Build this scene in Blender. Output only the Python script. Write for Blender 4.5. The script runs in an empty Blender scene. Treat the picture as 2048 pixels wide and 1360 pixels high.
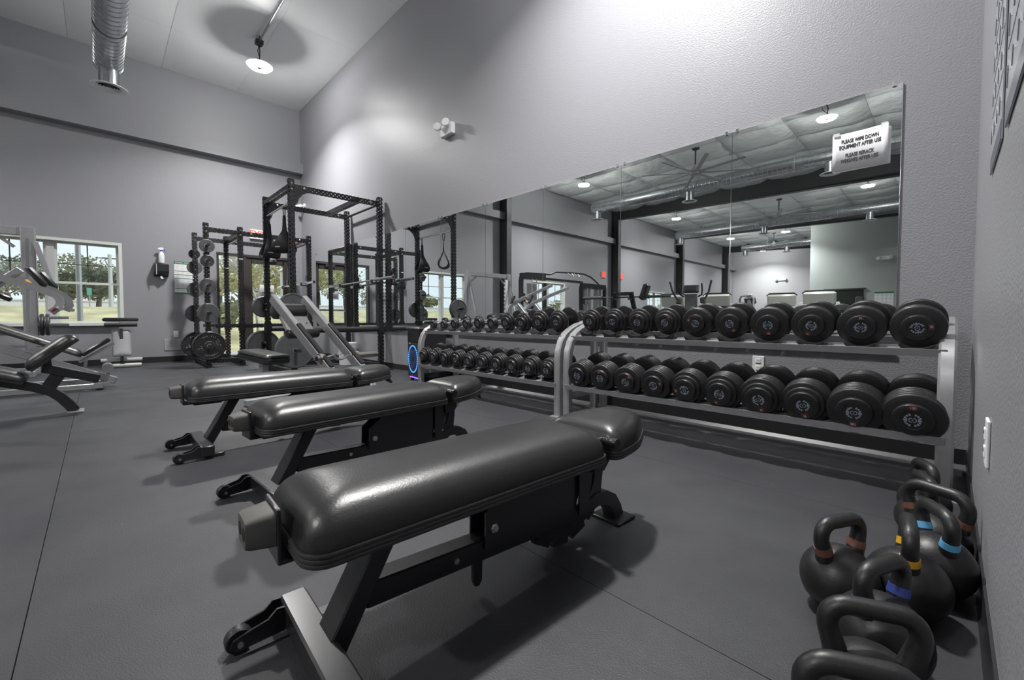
import bpy, math, random
from math import sin, cos, pi, radians
from mathutils import Vector, Matrix, noise

random.seed(7)
S = bpy.context.scene
COL = S.collection

# ------------------------------------------------------------------ camera, world, light, exposure
cam_data = bpy.data.cameras.new('camera')
cam = bpy.data.objects.new('camera', cam_data)
COL.objects.link(cam)
cam_data.sensor_fit = 'HORIZONTAL'
cam_data.sensor_width = 36.0
cam_data.lens = 36.0 * 850.53 / 2048
cam_data.shift_y = -(680 - 667.43) / 2048
cam_data.clip_start = 0.01
cam_data.clip_end = 300
cam.location = (0, 0, 0.79)
cam.rotation_euler = (pi / 2 - 0.036, 0, 0.7985)
S.camera = cam

W = bpy.data.worlds.new('sky')
S.world = W
W.use_nodes = True
wn = W.node_tree.nodes
wn['Background'].inputs['Color'].default_value = (0.84, 0.91, 1.0, 1)
wn['Background'].inputs['Strength'].default_value = 1.2
vs = S.view_settings
vs.view_transform = 'Standard'
vs.look = 'None'
vs.gamma = 1.0
vs.exposure = 0.1
vs.use_curve_mapping = False
RIM_FILL = 1000.0           # radiance of the rim added to each high-bay lens to light the ceiling
sun_d = bpy.data.lights.new('sun', 'SUN')
LAMP_W = 172.0         # light of each high-bay lamp
sun_d.energy = 4.0
sun_d.angle = 0.15
sun = bpy.data.objects.new('sun', sun_d)
COL.objects.link(sun)
sun.rotation_euler = (radians(38), 0, radians(150))
S.cycles.max_bounces = 10
S.cycles.diffuse_bounces = 5
S.cycles.glossy_bounces = 5
S.cycles.transparent_max_bounces = 12

D = 3.2476      # mirror wall plane (y)
L = 9.94        # window wall plane (x = -L)
H = 5.27        # ceiling
R = 0.0848      # right wall plane (x)
YF = -23.5      # far end wall

# ------------------------------------------------------------------ materials
MATS = {}


def mat(name, rgb, rough=0.5, metal=0.0, var=0.0, scale=8.0, bump=0.0, bscale=60.0, detail=4.0,
        emit=None, estr=0.0, coat=0.0, spec=0.5, bdist=0.01, sheen=0.0):
    if name in MATS:
        return MATS[name]
    m = bpy.data.materials.new(name)
    m.use_nodes = True
    nt = m.node_tree
    b = nt.nodes['Principled BSDF']
    b.inputs['Base Color'].default_value = (*rgb, 1)
    b.inputs['Roughness'].default_value = rough
    b.inputs['Metallic'].default_value = metal
    b.inputs['Specular IOR Level'].default_value = spec
    b.inputs['Coat Weight'].default_value = coat
    b.inputs['Coat Roughness'].default_value = 0.2
    if emit:
        b.inputs['Emission Color'].default_value = (*emit, 1)
        b.inputs['Emission Strength'].default_value = estr
    tc = nt.nodes.new('ShaderNodeTexCoord')
    if var > 0:
        n = nt.nodes.new('ShaderNodeTexNoise')
        n.inputs['Scale'].default_value = scale
        n.inputs['Detail'].default_value = detail
        nt.links.new(tc.outputs['Object'], n.inputs['Vector'])
        r = nt.nodes.new('ShaderNodeMapRange')
        r.inputs['From Min'].default_value = 0.3
        r.inputs['From Max'].default_value = 0.7
        r.inputs['To Min'].default_value = 1 - var
        r.inputs['To Max'].default_value = 1 + var
        nt.links.new(n.outputs['Fac'], r.inputs['Value'])
        mx = nt.nodes.new('ShaderNodeVectorMath')
        mx.operation = 'SCALE'
        mx.inputs[0].default_value = rgb
        nt.links.new(r.outputs['Result'], mx.inputs['Scale'])
        nt.links.new(mx.outputs['Vector'], b.inputs['Base Color'])
    if bump > 0:
        n2 = nt.nodes.new('ShaderNodeTexNoise')
        n2.inputs['Scale'].default_value = bscale
        n2.inputs['Detail'].default_value = 3
        nt.links.new(tc.outputs['Object'], n2.inputs['Vector'])
        bp = nt.nodes.new('ShaderNodeBump')
        bp.inputs['Strength'].default_value = bump
        bp.inputs['Distance'].default_value = bdist
        nt.links.new(n2.outputs['Fac'], bp.inputs['Height'])
        nt.links.new(bp.outputs['Normal'], b.inputs['Normal'])
    MATS[name] = m
    return m


def glass(name, tint=(0.93, 0.96, 0.95), gl=0.06):
    m = bpy.data.materials.new(name)
    m.use_nodes = True
    nt = m.node_tree
    nt.nodes.clear()
    o = nt.nodes.new('ShaderNodeOutputMaterial')
    t = nt.nodes.new('ShaderNodeBsdfTransparent')
    t.inputs['Color'].default_value = (*tint, 1)
    g = nt.nodes.new('ShaderNodeBsdfGlossy')
    g.inputs['Roughness'].default_value = 0.02
    mx = nt.nodes.new('ShaderNodeMixShader')
    mx.inputs['Fac'].default_value = gl
    nt.links.new(t.outputs[0], mx.inputs[1])
    nt.links.new(g.outputs[0], mx.inputs[2])
    nt.links.new(mx.outputs[0], o.inputs['Surface'])
    return m


def wall_mat():
    # orange-peel textured, eggshell grey paint
    m = mat('wall_paint', (0.264, 0.265, 0.286), 0.42, spec=0.45)
    nt = m.node_tree
    b = nt.nodes['Principled BSDF']
    tc = nt.nodes.new('ShaderNodeTexCoord')
    n = nt.nodes.new('ShaderNodeTexNoise')
    n.inputs['Scale'].default_value = 105
    n.inputs['Detail'].default_value = 2
    nt.links.new(tc.outputs['Object'], n.inputs['Vector'])
    bp = nt.nodes.new('ShaderNodeBump')
    bp.inputs['Strength'].default_value = 0.38
    bp.inputs['Distance'].default_value = 0.006
    nt.links.new(n.outputs['Fac'], bp.inputs['Height'])
    nt.links.new(bp.outputs['Normal'], b.inputs['Normal'])
    return m


def floor_mat():
    m = mat('floor_rubber', (0.05, 0.05, 0.054), 0.5, spec=0.5)
    nt = m.node_tree
    b = nt.nodes['Principled BSDF']
    tc = nt.nodes.new('ShaderNodeTexCoord')
    ge = nt.nodes.new('ShaderNodeNewGeometry')
    n = nt.nodes.new('ShaderNodeTexNoise')
    n.inputs['Scale'].default_value = 2.2
    n.inputs['Detail'].default_value = 8
    n.inputs['Roughness'].default_value = 0.65
    nt.links.new(ge.outputs['Position'], n.inputs['Vector'])
    r = nt.nodes.new('ShaderNodeValToRGB')
    r.color_ramp.elements[0].position = 0.3
    r.color_ramp.elements[0].color = (0.025, 0.0255, 0.031, 1)
    r.color_ramp.elements[1].position = 0.72
    r.color_ramp.elements[1].color = (0.044, 0.0445, 0.050, 1)
    nt.links.new(n.outputs['Fac'], r.inputs['Fac'])
    # pale dust specks
    v = nt.nodes.new('ShaderNodeTexVoronoi')
    v.inputs['Scale'].default_value = 9.0
    nt.links.new(ge.outputs['Position'], v.inputs['Vector'])
    lt = nt.nodes.new('ShaderNodeMath')
    lt.operation = 'LESS_THAN'
    lt.inputs[1].default_value = 0.016
    nt.links.new(v.outputs['Distance'], lt.inputs[0])
    mx = nt.nodes.new('ShaderNodeMix')
    mx.data_type = 'RGBA'
    mx.inputs[7].default_value = (0.35, 0.35, 0.36, 1)
    nt.links.new(lt.outputs[0], mx.inputs[0])
    nt.links.new(r.outputs['Color'], mx.inputs[6])
    nt.links.new(mx.outputs[2], b.inputs['Base Color'])
    n2 = nt.nodes.new('ShaderNodeTexNoise')
    n2.inputs['Scale'].default_value = 240
    n2.inputs['Detail'].default_value = 2
    nt.links.new(ge.outputs['Position'], n2.inputs['Vector'])
    bp = nt.nodes.new('ShaderNodeBump')
    bp.inputs['Strength'].default_value = 0.35
    bp.inputs['Distance'].default_value = 0.003
    nt.links.new(n2.outputs['Fac'], bp.inputs['Height'])
    nt.links.new(bp.outputs['Normal'], b.inputs['Normal'])
    n3 = nt.nodes.new('ShaderNodeTexNoise')
    n3.inputs['Scale'].default_value = 1.3
    n3.inputs['Detail'].default_value = 6
    nt.links.new(ge.outputs['Position'], n3.inputs['Vector'])
    mr = nt.nodes.new('ShaderNodeMapRange')
    mr.inputs['To Min'].default_value = 0.40
    mr.inputs['To Max'].default_value = 0.62
    nt.links.new(n3.outputs['Fac'], mr.inputs['Value'])
    nt.links.new(mr.outputs['Result'], b.inputs['Roughness'])
    return m


M_WALL = wall_mat()
M_FLOOR = floor_mat()
M_BASE = mat('baseboard_black', (0.018, 0.018, 0.02), 0.4)
M_CEIL = mat('ceiling_vinyl', (0.80, 0.84, 0.825), 0.30, bump=0.6, bscale=5.5, bdist=0.05)
M_CEILF = mat('ceiling_board', (0.78, 0.81, 0.805), 0.45, bump=0.15, bscale=3.0, bdist=0.03)
M_MIRROR = mat('mirror_silver', (0.87, 0.90, 0.89), 0.0, 1.0)
M_STEEL_S = mat('silver_paint', (0.40, 0.40, 0.41), 0.35, 0.6, var=0.05, scale=20)
M_CHROME = mat('chrome', (0.75, 0.75, 0.76), 0.15, 1.0)
M_GALV = mat('galvanised', (0.56, 0.58, 0.60), 0.24, 1.0, var=0.12, scale=9)
M_BLK = mat('black_powdercoat', (0.011, 0.011, 0.013), 0.34, var=0.1, scale=90, bump=0.1, bscale=500, bdist=0.001, coat=0.35)
M_RIG = mat('rig_black', (0.013, 0.013, 0.015), 0.4, bump=0.1, bscale=400, bdist=0.001)
M_RUB = mat('dumbbell_rubber', (0.012, 0.012, 0.0135), 0.42, var=0.15, scale=40, bump=0.18, bscale=260, bdist=0.002)
M_DARK = mat('dark_void', (0.006, 0.006, 0.007), 0.7)
M_VINYL = mat('black_vinyl', (0.014, 0.0137, 0.014), 0.36, var=0.15, scale=14, bump=0.35, bscale=190, bdist=0.0012, spec=0.6)
M_WELT = mat('vinyl_piping', (0.028, 0.0275, 0.028), 0.45)
M_GREYRUB = mat('grey_rubber', (0.085, 0.082, 0.076), 0.5, var=0.12, scale=25)
M_BOLT = mat('zinc_bolt', (0.62, 0.62, 0.60), 0.28, 1.0)
M_KB = mat('cast_iron_black', (0.012, 0.012, 0.013), 0.42, var=0.15, scale=30, bump=0.22, bscale=170, bdist=0.002)
M_WHITE = mat('white_plastic', (0.78, 0.78, 0.78), 0.4)
M_PAPER = mat('paper_white', (0.80, 0.80, 0.82), 0.6, var=0.02, scale=4)
M_INK = mat('ink_black', (0.02, 0.02, 0.022), 0.6)
M_EMBL = mat('emblem_print', (0.30, 0.33, 0.40), 0.4)
M_RED = mat('label_red', (0.30, 0.035, 0.03), 0.5)
M_DIG = mat('label_digits', (0.62, 0.62, 0.62), 0.5)
M_PLATE = mat('iron_plate_grey', (0.11, 0.112, 0.115), 0.42, 0.3, var=0.12, scale=20)
M_PLATEB = mat('iron_plate_black', (0.028, 0.028, 0.03), 0.42, var=0.1, scale=20)
M_VRIM = mat('window_vinyl', (0.62, 0.65, 0.61), 0.4)
M_BRONZE = mat('door_bronze', (0.060, 0.055, 0.052), 0.4, 0.4)
M_GLASS = glass('window_glass')
M_GRN = mat('poster_green', (0.02, 0.16, 0.055), 0.6)
M_COL = mat('column_dark', (0.045, 0.048, 0.05), 0.45)
M_FILLRIM = mat('fill_rim_glow', (0.9, 0.9, 0.9), 0.4, emit=(1, 0.985, 0.96), estr=RIM_FILL)  # added fill emission for the rim only, not the lens face
M_LENSD = mat('lamp_lens_face', (0.9, 0.9, 0.9), 0.4, emit=(1, 0.985, 0.96), estr=40.0)
M_LGREY = mat('light_grey_plastic', (0.42, 0.43, 0.42), 0.45)
M_GREENW = mat('far_wall_paint', (0.36, 0.395, 0.385), 0.5, bump=0.2, bscale=60, bdist=0.006)
M_FARW = mat('end_wall_paint', (0.44, 0.44, 0.46), 0.5, bump=0.2, bscale=60, bdist=0.006)


# ------------------------------------------------------------------ mesh building
class MB:
    def __init__(self):
        self.v = []
        self.f = []

    def add(self, verts, faces):
        o = len(self.v)
        self.v.extend([tuple(p) for p in verts])
        self.f.extend([tuple(i + o for i in fc) for fc in faces])
        return self

    def xf(self, m):
        self.v = [tuple(m @ Vector(p)) for p in self.v]
        return self

    def box(self, c, s, rot=None, bev=0.0):
        hx, hy, hz = s[0] / 2, s[1] / 2, s[2] / 2
        if bev <= 0:
            vs_ = [(-hx, -hy, -hz), (hx, -hy, -hz), (hx, hy, -hz), (-hx, hy, -hz),
                   (-hx, -hy, hz), (hx, -hy, hz), (hx, hy, hz), (-hx, hy, hz)]
            fs = [(0, 3, 2, 1), (4, 5, 6, 7), (0, 1, 5, 4), (1, 2, 6, 5), (2, 3, 7, 6), (3, 0, 4, 7)]
        else:
            b = min(bev, hx * .9, hy * .9, hz * .9)
            rings = []
            for (z, i) in ((-hz, b), (-hz + b, 0), (hz - b, 0), (hz, b)):
                x, y = hx - i, hy - i
                c_ = b if i == 0 else b * .5
                rings.append([(-x + c_, -y, z), (x - c_, -y, z), (x, -y + c_, z), (x, y - c_, z), (x - c_, y, z),
                              (-x + c_, y, z), (-x, y - c_, z), (-x, -y + c_, z)])
            vs_ = [p for r in rings for p in r]
            fs = []
            for k in range(3):
                for i in range(8):
                    j = (i + 1) % 8
                    fs.append((k * 8 + i, k * 8 + j, k * 8 + 8 + j, k * 8 + 8 + i))
            fs.append(tuple(range(7, -1, -1)))
            fs.append(tuple(range(24, 32)))
        if rot is not None:
            vs_ = [tuple(rot @ Vector(p)) for p in vs_]
        return self.add([(p[0] + c[0], p[1] + c[1], p[2] + c[2]) for p in vs_], fs)

    def span(self, a, b, w, h, up=(0, 0, 1), bev=0.0):
        """rectangular bar from a to b; w across, h along up"""
        a, b = Vector(a), Vector(b)
        d = (b - a)
        ln = d.length
        d.normalize()
        u = Vector(up)
        s = d.cross(u)
        if s.length < 1e-6:
            s = d.cross(Vector((0, 1, 0)))
        s.normalize()
        u = s.cross(d)
        rot = Matrix((s, d, u)).transposed()
        return self.box((a + b) / 2, (w, ln, h), rot, bev)

    def tube(self, pts, r, n=12, cap=True, sect=None, up=None, closed=False):
        """swept tube; sect = list of (x,y) for other sections; r may be list"""
        P = [Vector(p) for p in pts]
        m = len(P)
        rs = r if isinstance(r, (list, tuple)) else [r] * m
        base = sect or [(cos(2 * pi * i / n), sin(2 * pi * i / n)) for i in range(n)]
        n = len(base)
        T = []
        for i in range(m):
            if closed:
                t = (P[(i + 1) % m] - P[i - 1])
            else:
                t = (P[min(i + 1, m - 1)] - P[max(i - 1, 0)])
            T.append(t.normalized())
        if up is None:
            up = Vector((0, 0, 1)) if abs(T[0].z) < 0.9 else Vector((0, 1, 0))
        u = Vector(up)
        vs_, fs = [], []
        for i in range(m):
            s = T[i].cross(u)
            if s.length < 1e-5:
                s = Vector((1, 0, 0))
            s.normalize()
            nu = s.cross(T[i]).normalized()
            if sect is None:
                u = nu
            for (a, b) in base:
                vs_.append(P[i] + s * (a * rs[i]) + nu * (b * rs[i]))
        for i in range(m if closed else m - 1):
            k = (i + 1) % m
            for j in range(n):
                q = (j + 1) % n
                fs.append((i * n + j, i * n + q, k * n + q, k * n + j))
        if cap and not closed:
            fs.append(tuple(range(n - 1, -1, -1)))
            fs.append(tuple(range((m - 1) * n, m * n)))
        return self.add(vs_, fs)

    def cyl(self, a, b, r, n=16, r2=None):
        return self.tube([a, b], [r, r if r2 is None else r2], n)

    def lathe(self, prof, n=24, axis='Z', c=(0, 0, 0), cap=True):
        """prof: list of (radius, height)"""
        vs_, fs = [], []
        for (r, h) in prof:
            for i in range(n):
                a = 2 * pi * i / n
                x, y = r * cos(a), r * sin(a)
                p = {'Z': (x, y, h), 'Y': (x, h, -y), 'X': (h, x, y)}[axis]
                vs_.append((p[0] + c[0], p[1] + c[1], p[2] + c[2]))
        for k in range(len(prof) - 1):
            for i in range(n):
                j = (i + 1) % n
                fs.append((k * n + i, k * n + j, k * n + n + j, k * n + n + i))
        if cap:
            if prof[0][0] > 1e-6:
                fs.append(tuple(range(n - 1, -1, -1)))
            if prof[-1][0] > 1e-6:
                fs.append(tuple(range((len(prof) - 1) * n, len(prof) * n)))
        return self.add(vs_, fs)

    def prism(self, poly, a0, a1, plane='YZ'):
        """extrude polygon between a0 and a1 along the axis normal to the plane"""
        n = len(poly)

        def P(p, t):
            return {'YZ': (t, p[0], p[1]), 'XZ': (p[0], t, p[1]), 'XY': (p[0], p[1], t)}[plane]
        vs_ = [P(p, a0) for p in poly] + [P(p, a1) for p in poly]
        fs = [tuple(range(n - 1, -1, -1)), tuple(range(n, 2 * n))]
        for i in range(n):
            j = (i + 1) % n
            fs.append((i, j, n + j, n + i))
        return self.add(vs_, fs)

    def quad(self, a, b, c, d):
        return self.add([a, b, c, d], [(0, 1, 2, 3)])

    def mesh(self, name, material, smooth=35):
        me = bpy.data.meshes.new(name)
        me.from_pydata(self.v, [], self.f)
        me.update()
        import bmesh
        bm = bmesh.new()
        bm.from_mesh(me)
        bmesh.ops.recalc_face_normals(bm, faces=bm.faces)
        bm.to_mesh(me)
        bm.free()
        if smooth:
            me.shade_smooth()
            me.set_sharp_from_angle(angle=radians(smooth))
        me.materials.append(material)
        return me

    def build(self, name, material, parent=None, smooth=35):
        return put(name, self.mesh(name, material, smooth), parent)


def put(name, data, parent=None):
    o = bpy.data.objects.new(name, data)
    COL.objects.link(o)
    if parent is not None:
        o.parent = parent
    return o


def tag(o, label, cat, group=None):
    o['label'] = label
    o['category'] = cat
    if group:
        o['group'] = group
    return o


def thing(name, label, cat, loc=(0, 0, 0), rz=0.0, group=None):
    o = bpy.data.objects.new(name, None)
    COL.objects.link(o)
    o.empty_display_size = 0.1
    o.location = loc
    o.rotation_euler = (0, 0, rz)
    return tag(o, label, cat, group)


def struct(o):
    o['kind'] = 'structure'
    return o


def kids(o):
    return [c for c in bpy.data.objects if c.parent == o]


def dup(root, loc, rz=0.0, label=None, ch=None):
    """copy a thing with its parts and sub-parts; ch is a precomputed child tree"""
    r = root.copy()
    COL.objects.link(r)
    r.location = loc
    r.rotation_euler = (0, 0, rz)
    if label:
        r['label'] = label
    for c, gs in (ch or tree(root)):
        n = c.copy()
        COL.objects.link(n)
        n.parent = r
        for g in gs:
            k = g.copy()
            COL.objects.link(k)
            k.parent = n
    return r


def tree(root):
    return [(c, list(c.children)) for c in root.children]


_txt = {}


def text_mesh(body, size, material, sx=1.0, ext=0.0, align='CENTER', bold=0.0):
    key = (body, size, material.name, sx, bold)
    if key in _txt:
        return _txt[key]
    cu = bpy.data.curves.new('text', 'FONT')
    cu.body = body
    cu.size = size
    cu.align_x = align
    cu.align_y = 'CENTER'
    cu.extrude = ext
    cu.offset = bold
    cu.resolution_u = 3
    o = bpy.data.objects.new('text', cu)
    COL.objects.link(o)
    dg = bpy.context.evaluated_depsgraph_get()
    dg.update()
    me = bpy.data.meshes.new_from_object(o.evaluated_get(dg))
    bpy.data.objects.remove(o)
    bpy.data.curves.remove(cu)
    me.transform(Matrix.Diagonal((sx, 1, 1, 1)))
    me.materials.clear()
    me.materials.append(material)
    _txt[key] = me
    return me


def rrect(hx, hy, r, n=5):
    """rounded rectangle outline, ccw"""
    pts = []
    for (cx, cy, a0) in ((hx - r, hy - r, 0), (-hx + r, hy - r, 90), (-hx + r, -hy + r, 180), (hx - r, -hy + r, 270)):
        for i in range(n + 1):
            a = radians(a0 + 90 * i / n)
            pts.append((cx + r * cos(a), cy + r * sin(a)))
    return pts


def outline(pts, seg):
    """resample a closed polygon so that long edges carry several points"""
    out = []
    for i in range(len(pts)):
        a, b = pts[i], pts[(i + 1) % len(pts)]
        ln = math.hypot(b[0] - a[0], b[1] - a[1])
        k = max(1, int(ln / seg))
        for j in range(k):
            out.append((a[0] + (b[0] - a[0]) * j / k, a[1] + (b[1] - a[1]) * j / k))
    return out


def pad_mesh(pts, spine, h, base=0.0, pw=2.6, qw=2.2, steps=10, bulge=0.0):
    """puffed upholstery over an outline. spine = segment (a,b) in xy the crown runs along"""
    P = outline(pts, 0.05)
    a, b = Vector((*spine[0], 0)), Vector((*spine[1], 0))
    ab = b - a
    mb = MB()
    rings = []
    C = []
    for p in P:
        v = Vector((*p, 0))
        t = 0 if ab.length < 1e-6 else max(0, min(1, (v - a).dot(ab) / ab.length_squared))
        C.append(a + ab * t)
    rings.append([(p[0], p[1], base) for p in P])
    for k in range(steps + 1):
        t = (k / steps) ** 1.6 * 0.97
        hh = h * (1 - (1 - t) ** pw) ** (1 / qw)
        rings.append([(p[0] + (c.x - p[0]) * t, p[1] + (c.y - p[1]) * t, base + 0.004 + hh) for p, c in zip(P, C)])
    n = len(P)
    for r in rings:
        mb.v.extend(r)
    for k in range(len(rings) - 1):
        for i in range(n):
            j = (i + 1) % n
            mb.f.append((k * n + i, k * n + j, k * n + n + j, k * n + n + i))
    o = (len(rings) - 1) * n
    mb.f.append(tuple(range(o, o + n)))
    mb.f.append(tuple(range(n - 1, -1, -1)))
    return mb


def perf_bar(mb, a, b, w, pitch=0.058, hole=0.0098, faces='AB', up=(0, 1, 0), n=8):
    """square steel tube from a to b of width w with rows of real holes on its four sides"""
    a, b = Vector(a), Vector(b)
    d = b - a
    ln = d.length
    d.normalize()
    s = d.cross(Vector(up))
    s.normalize()
    u = s.cross(d).normalized()
    hw = w / 2
    k = max(1, int(round(ln / pitch)))
    st = ln / k
    ring = [(cos(2 * pi * (i + .5) / n), sin(2 * pi * (i + .5) / n)) for i in range(n)]
    for q, (nx, tx) in enumerate(((s, u), (-s, -u), (u, -s), (-u, s))):
        holed = ('A' in faces and q < 2) or ('B' in faces and q >= 2)
        base = a + nx * hw
        if not holed:
            mb.add([base - tx * hw, base + tx * hw, base + tx * hw + d * ln, base - tx * hw + d * ln], [(0, 1, 2, 3)])
            continue
        for i in range(k):
            c = base + d * (st * (i + .5))
            vs_, fs = [], []
            for (cx, cy) in ring:
                m = max(abs(cx), abs(cy))
                vs_.append(c + tx * (cx / m * hw) + d * (cy / m * st / 2))
            for (cx, cy) in ring:
                vs_.append(c + tx * (cx * hole) + d * (cy * hole))
            for (cx, cy) in ring:
                vs_.append(c - nx * 0.005 + tx * (cx * hole) + d * (cy * hole))
            for j in range(n):
                e = (j + 1) % n
                fs.append((j, e, n + e, n + j))
                fs.append((n + j, n + e, 2 * n + e, 2 * n + j))
            mb.add(vs_, fs)
    # end caps
    for e in (a, b):
        mb.add([e + s * hw + u * hw, e - s * hw + u * hw, e - s * hw - u * hw, e + s * hw - u * hw], [(0, 1, 2, 3)])
    return mb


def arc(c, r, a0, a1, n, plane='YZ', k=0.0):
    out = []
    for i in range(n + 1):
        a = radians(a0 + (a1 - a0) * i / n)
        p, q = c[0] + r * cos(a), c[1] + r * sin(a)
        out.append({'YZ': (k, p, q), 'XZ': (p, k, q), 'XY': (p, q, k)}[plane])
    return out


# ------------------------------------------------------------------ setting: floor
fl = struct(MB().box((-L / 2 + R / 2, (D + YF) / 2, -0.06), (L + R + 0.4, D - YF + 0.4, 0.1)).build('floor', M_DARK))
y = D
edges = [D, 2.21, 1.035]
while edges[-1] > YF:
    edges.append(edges[-1] - 1.19)
for i in range(len(edges) - 1):
    a, b = edges[i] - (0.0 if i == 0 else 0.0012), max(edges[i + 1], YF) + 0.0012
    cuts = [-L, -5.6 if i % 2 else -4.2, R] if i < 8 else [-L, R]
    for k in range(len(cuts) - 1):
        x0, x1 = cuts[k] + 0.001, cuts[k + 1] - 0.001
        MB().box(((x0 + x1) / 2, (a + b) / 2, -0.005), (x1 - x0, a - b, 0.01)).build('rubber_roll', M_FLOOR, fl)

# ------------------------------------------------------------------ setting: walls
struct(MB().box(((-L + R) / 2, D + 0.1, H / 2), (L + R + 0.4, 0.2, H + 0.2)).build('wall_mirror_side', M_WALL))
struct(MB().box((R + 0.1, (D + YF) / 2, H / 2), (0.2, D - YF, H + 0.2)).build('wall_right', M_WALL))


def wall_holes(name, material, x, y0, y1, holes, th=0.2):
    """wall in the plane x facing +x with rectangular holes (ya, yb, za, zb), sorted by y"""
    mb = MB()
    cur = y0
    for (ya, yb, za, zb) in sorted(holes):
        mb.box((x - th / 2, (cur + ya) / 2, H / 2), (th, ya - cur, H + 0.2))
        if za > 0:
            mb.box((x - th / 2, (ya + yb) / 2, za / 2 - 0.05), (th, yb - ya, za + 0.1))
        mb.box((x - th / 2, (ya + yb) / 2, (zb + H + 0.1) / 2), (th, yb - ya, H + 0.1 - zb))
        cur = yb
    mb.box((x - th / 2, (cur + y1) / 2, H / 2), (th, y1 - cur, H + 0.2))
    return struct(mb.build(name, material))


WINS = [(-1.36, 0.33), (-5.95, -4.15), (-13.8, -12.1), (-19.9, -18.3)]
DOOR = (1.68, 3.0, 0.0, 2.08)
wall_holes('wall_window_side', M_WALL, -L, YF, D, [(a, b, 0.67, 2.08) for a, b in WINS] + [DOOR])
struct(MB().box(((-L - 4.5) / 2, YF - 0.1, H / 2), (L - 4.5 + 0.2, 0.2, H + 0.2)).build('wall_far_end', M_FARW))
wn_ = struct(MB().box(((-4.6 + R) / 2, -17.6, H / 2), (4.6 + R, 0.2, H)).build('wall_far_room', M_GREENW))
struct(MB().box((-4.5, (-17.7 + YF) / 2, H / 2), (0.2, -17.7 - YF, H)).build('wall_far_room_side', M_FARW))
d2 = MB().box((-3.3, -17.485, 1.03), (1.35, 0.03, 2.06)).build('doorway_shade', M_DARK)  # dark panel stands in for the shade inside the open doorway
struct(d2)
MB().box((-3.3, -17.48, 2.09), (1.5, 0.05, 0.07)).build('door_frame', M_BRONZE, d2)

# baseboards
struct(MB().prism([(D, 0.1), (D - 0.008, 0.1), (D - 0.008, 0.02), (D - 0.03, 0.0), (D, 0.0)], -L, R).build('baseboard_mirror_side', M_BASE))
struct(MB().prism([(R, 0.1), (R - 0.006, 0.1), (R - 0.006, 0.015), (R - 0.012, 0.0), (R, 0.0)], -17.5, D - 0.03, 'XZ').build('baseboard_right', M_BASE))
mb = MB()
for (a, b) in ((YF, DOOR[0]), (DOOR[1], D - 0.03)):
    mb.box((-L + 0.005, (a + b) / 2, 0.05), (0.01, b - a, 0.1))
struct(mb.build('baseboard_window_side', M_BASE))

# horizontal girt boxed in along the window wall
M_TRIM = M_WALL
struct(MB().box((-L + 0.0855, (D + YF) / 2, 4.0), (0.171, D - YF, 0.22)).build('trim_1', M_TRIM))

# columns and tapered rafters of the steel frame
for i, yc in enumerate((-2.75, -9.1, -15.2, -21.6)):
    mb = MB()
    mb.box((-L + 0.02 + 0.16, yc, H / 2), (0.30, 0.012, H))
    mb.box((-L + 0.02, yc, H / 2), (0.02, 0.2, H))
    mb.box((-L + 0.33, yc, H / 2), (0.02, 0.2, H))
    struct(mb.build('trim_%d' % (2 + i), M_COL))
    mb = MB()
    x0, x1 = -L + 0.34, (R if yc > -17 else -4.6)
    mb.prism([(x0, H), (x1, H), (x1, 4.62), (x0, 4.86)], yc - 0.006, yc + 0.006, 'XZ')
    mb.span((x0, yc, 4.86), (x1, yc, 4.62), 0.2, 0.02)
    struct(mb.build('trim_%d' % (6 + i), M_COL))

# ------------------------------------------------------------------ ceiling with insulation panels
ce = struct(MB().box(((-L + R) / 2, (D + YF) / 2, H + 0.16), (L + R + 0.4, D - YF + 0.4, 0.06)).build('ceiling', M_CEIL))


def ceil_panel(w, l, sag, n, seed, wr):
    mb = MB()
    for i in range(n + 1):
        for j in range(n + 1):
            u, v = i / n, j / n
            z = -sag * (1 - (2 * u - 1) ** 4) * (1 - (2 * v - 1) ** 4)
            z += wr * noise.noise(Vector((u * 5 + seed, v * 2.2, seed * 3.1))) * (1 - (2 * u - 1) ** 8)
            mb.v.append((w * (u - .5), l * (v - .5), z))
    for i in range(n):
        for j in range(n):
            a = i * (n + 1) + j
            mb.f.append((a, a + 1, a + n + 2, a + n + 1))
    return mb


px, py = 1.44, 1.16
nx = 7
flat = ceil_panel(px - 0.003, py - 0.003, 0.012, 6, 1.0, 0.004).mesh('insulation_panel', M_CEILF, 60)
puff = [ceil_panel(px - 0.006, py - 0.006, 0.085, 12, 2.3 * k + 1, 0.035).mesh('insulation_panel', M_CEIL, 60) for k in range(4)]
yy = D - py / 2
row = 0
while yy > YF:
    for i in range(nx):
        xx = -L + px * (i + .5)
        me = flat if yy > -2.4 else puff[(i * 3 + row * 5) % 4]
        o = put('insulation_panel', me, ce)
        o.location = (xx, yy, H + 0.0)
    yy -= py
    row += 1
M_SILL_ = mat('strap_grey', (0.5, 0.52, 0.52), 0.5)
# seam straps between the panels
mb = MB()
for i in range(1, nx):
    mb.box((-L + px * i, (D + YF) / 2, H + 0.02), (0.05, D - YF, 0.02))
mb.build('purlin_strap', M_SILL_, ce)

# ------------------------------------------------------------------ windows
M_SILL = mat('window_reveal', (0.45, 0.46, 0.46), 0.5)


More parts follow.
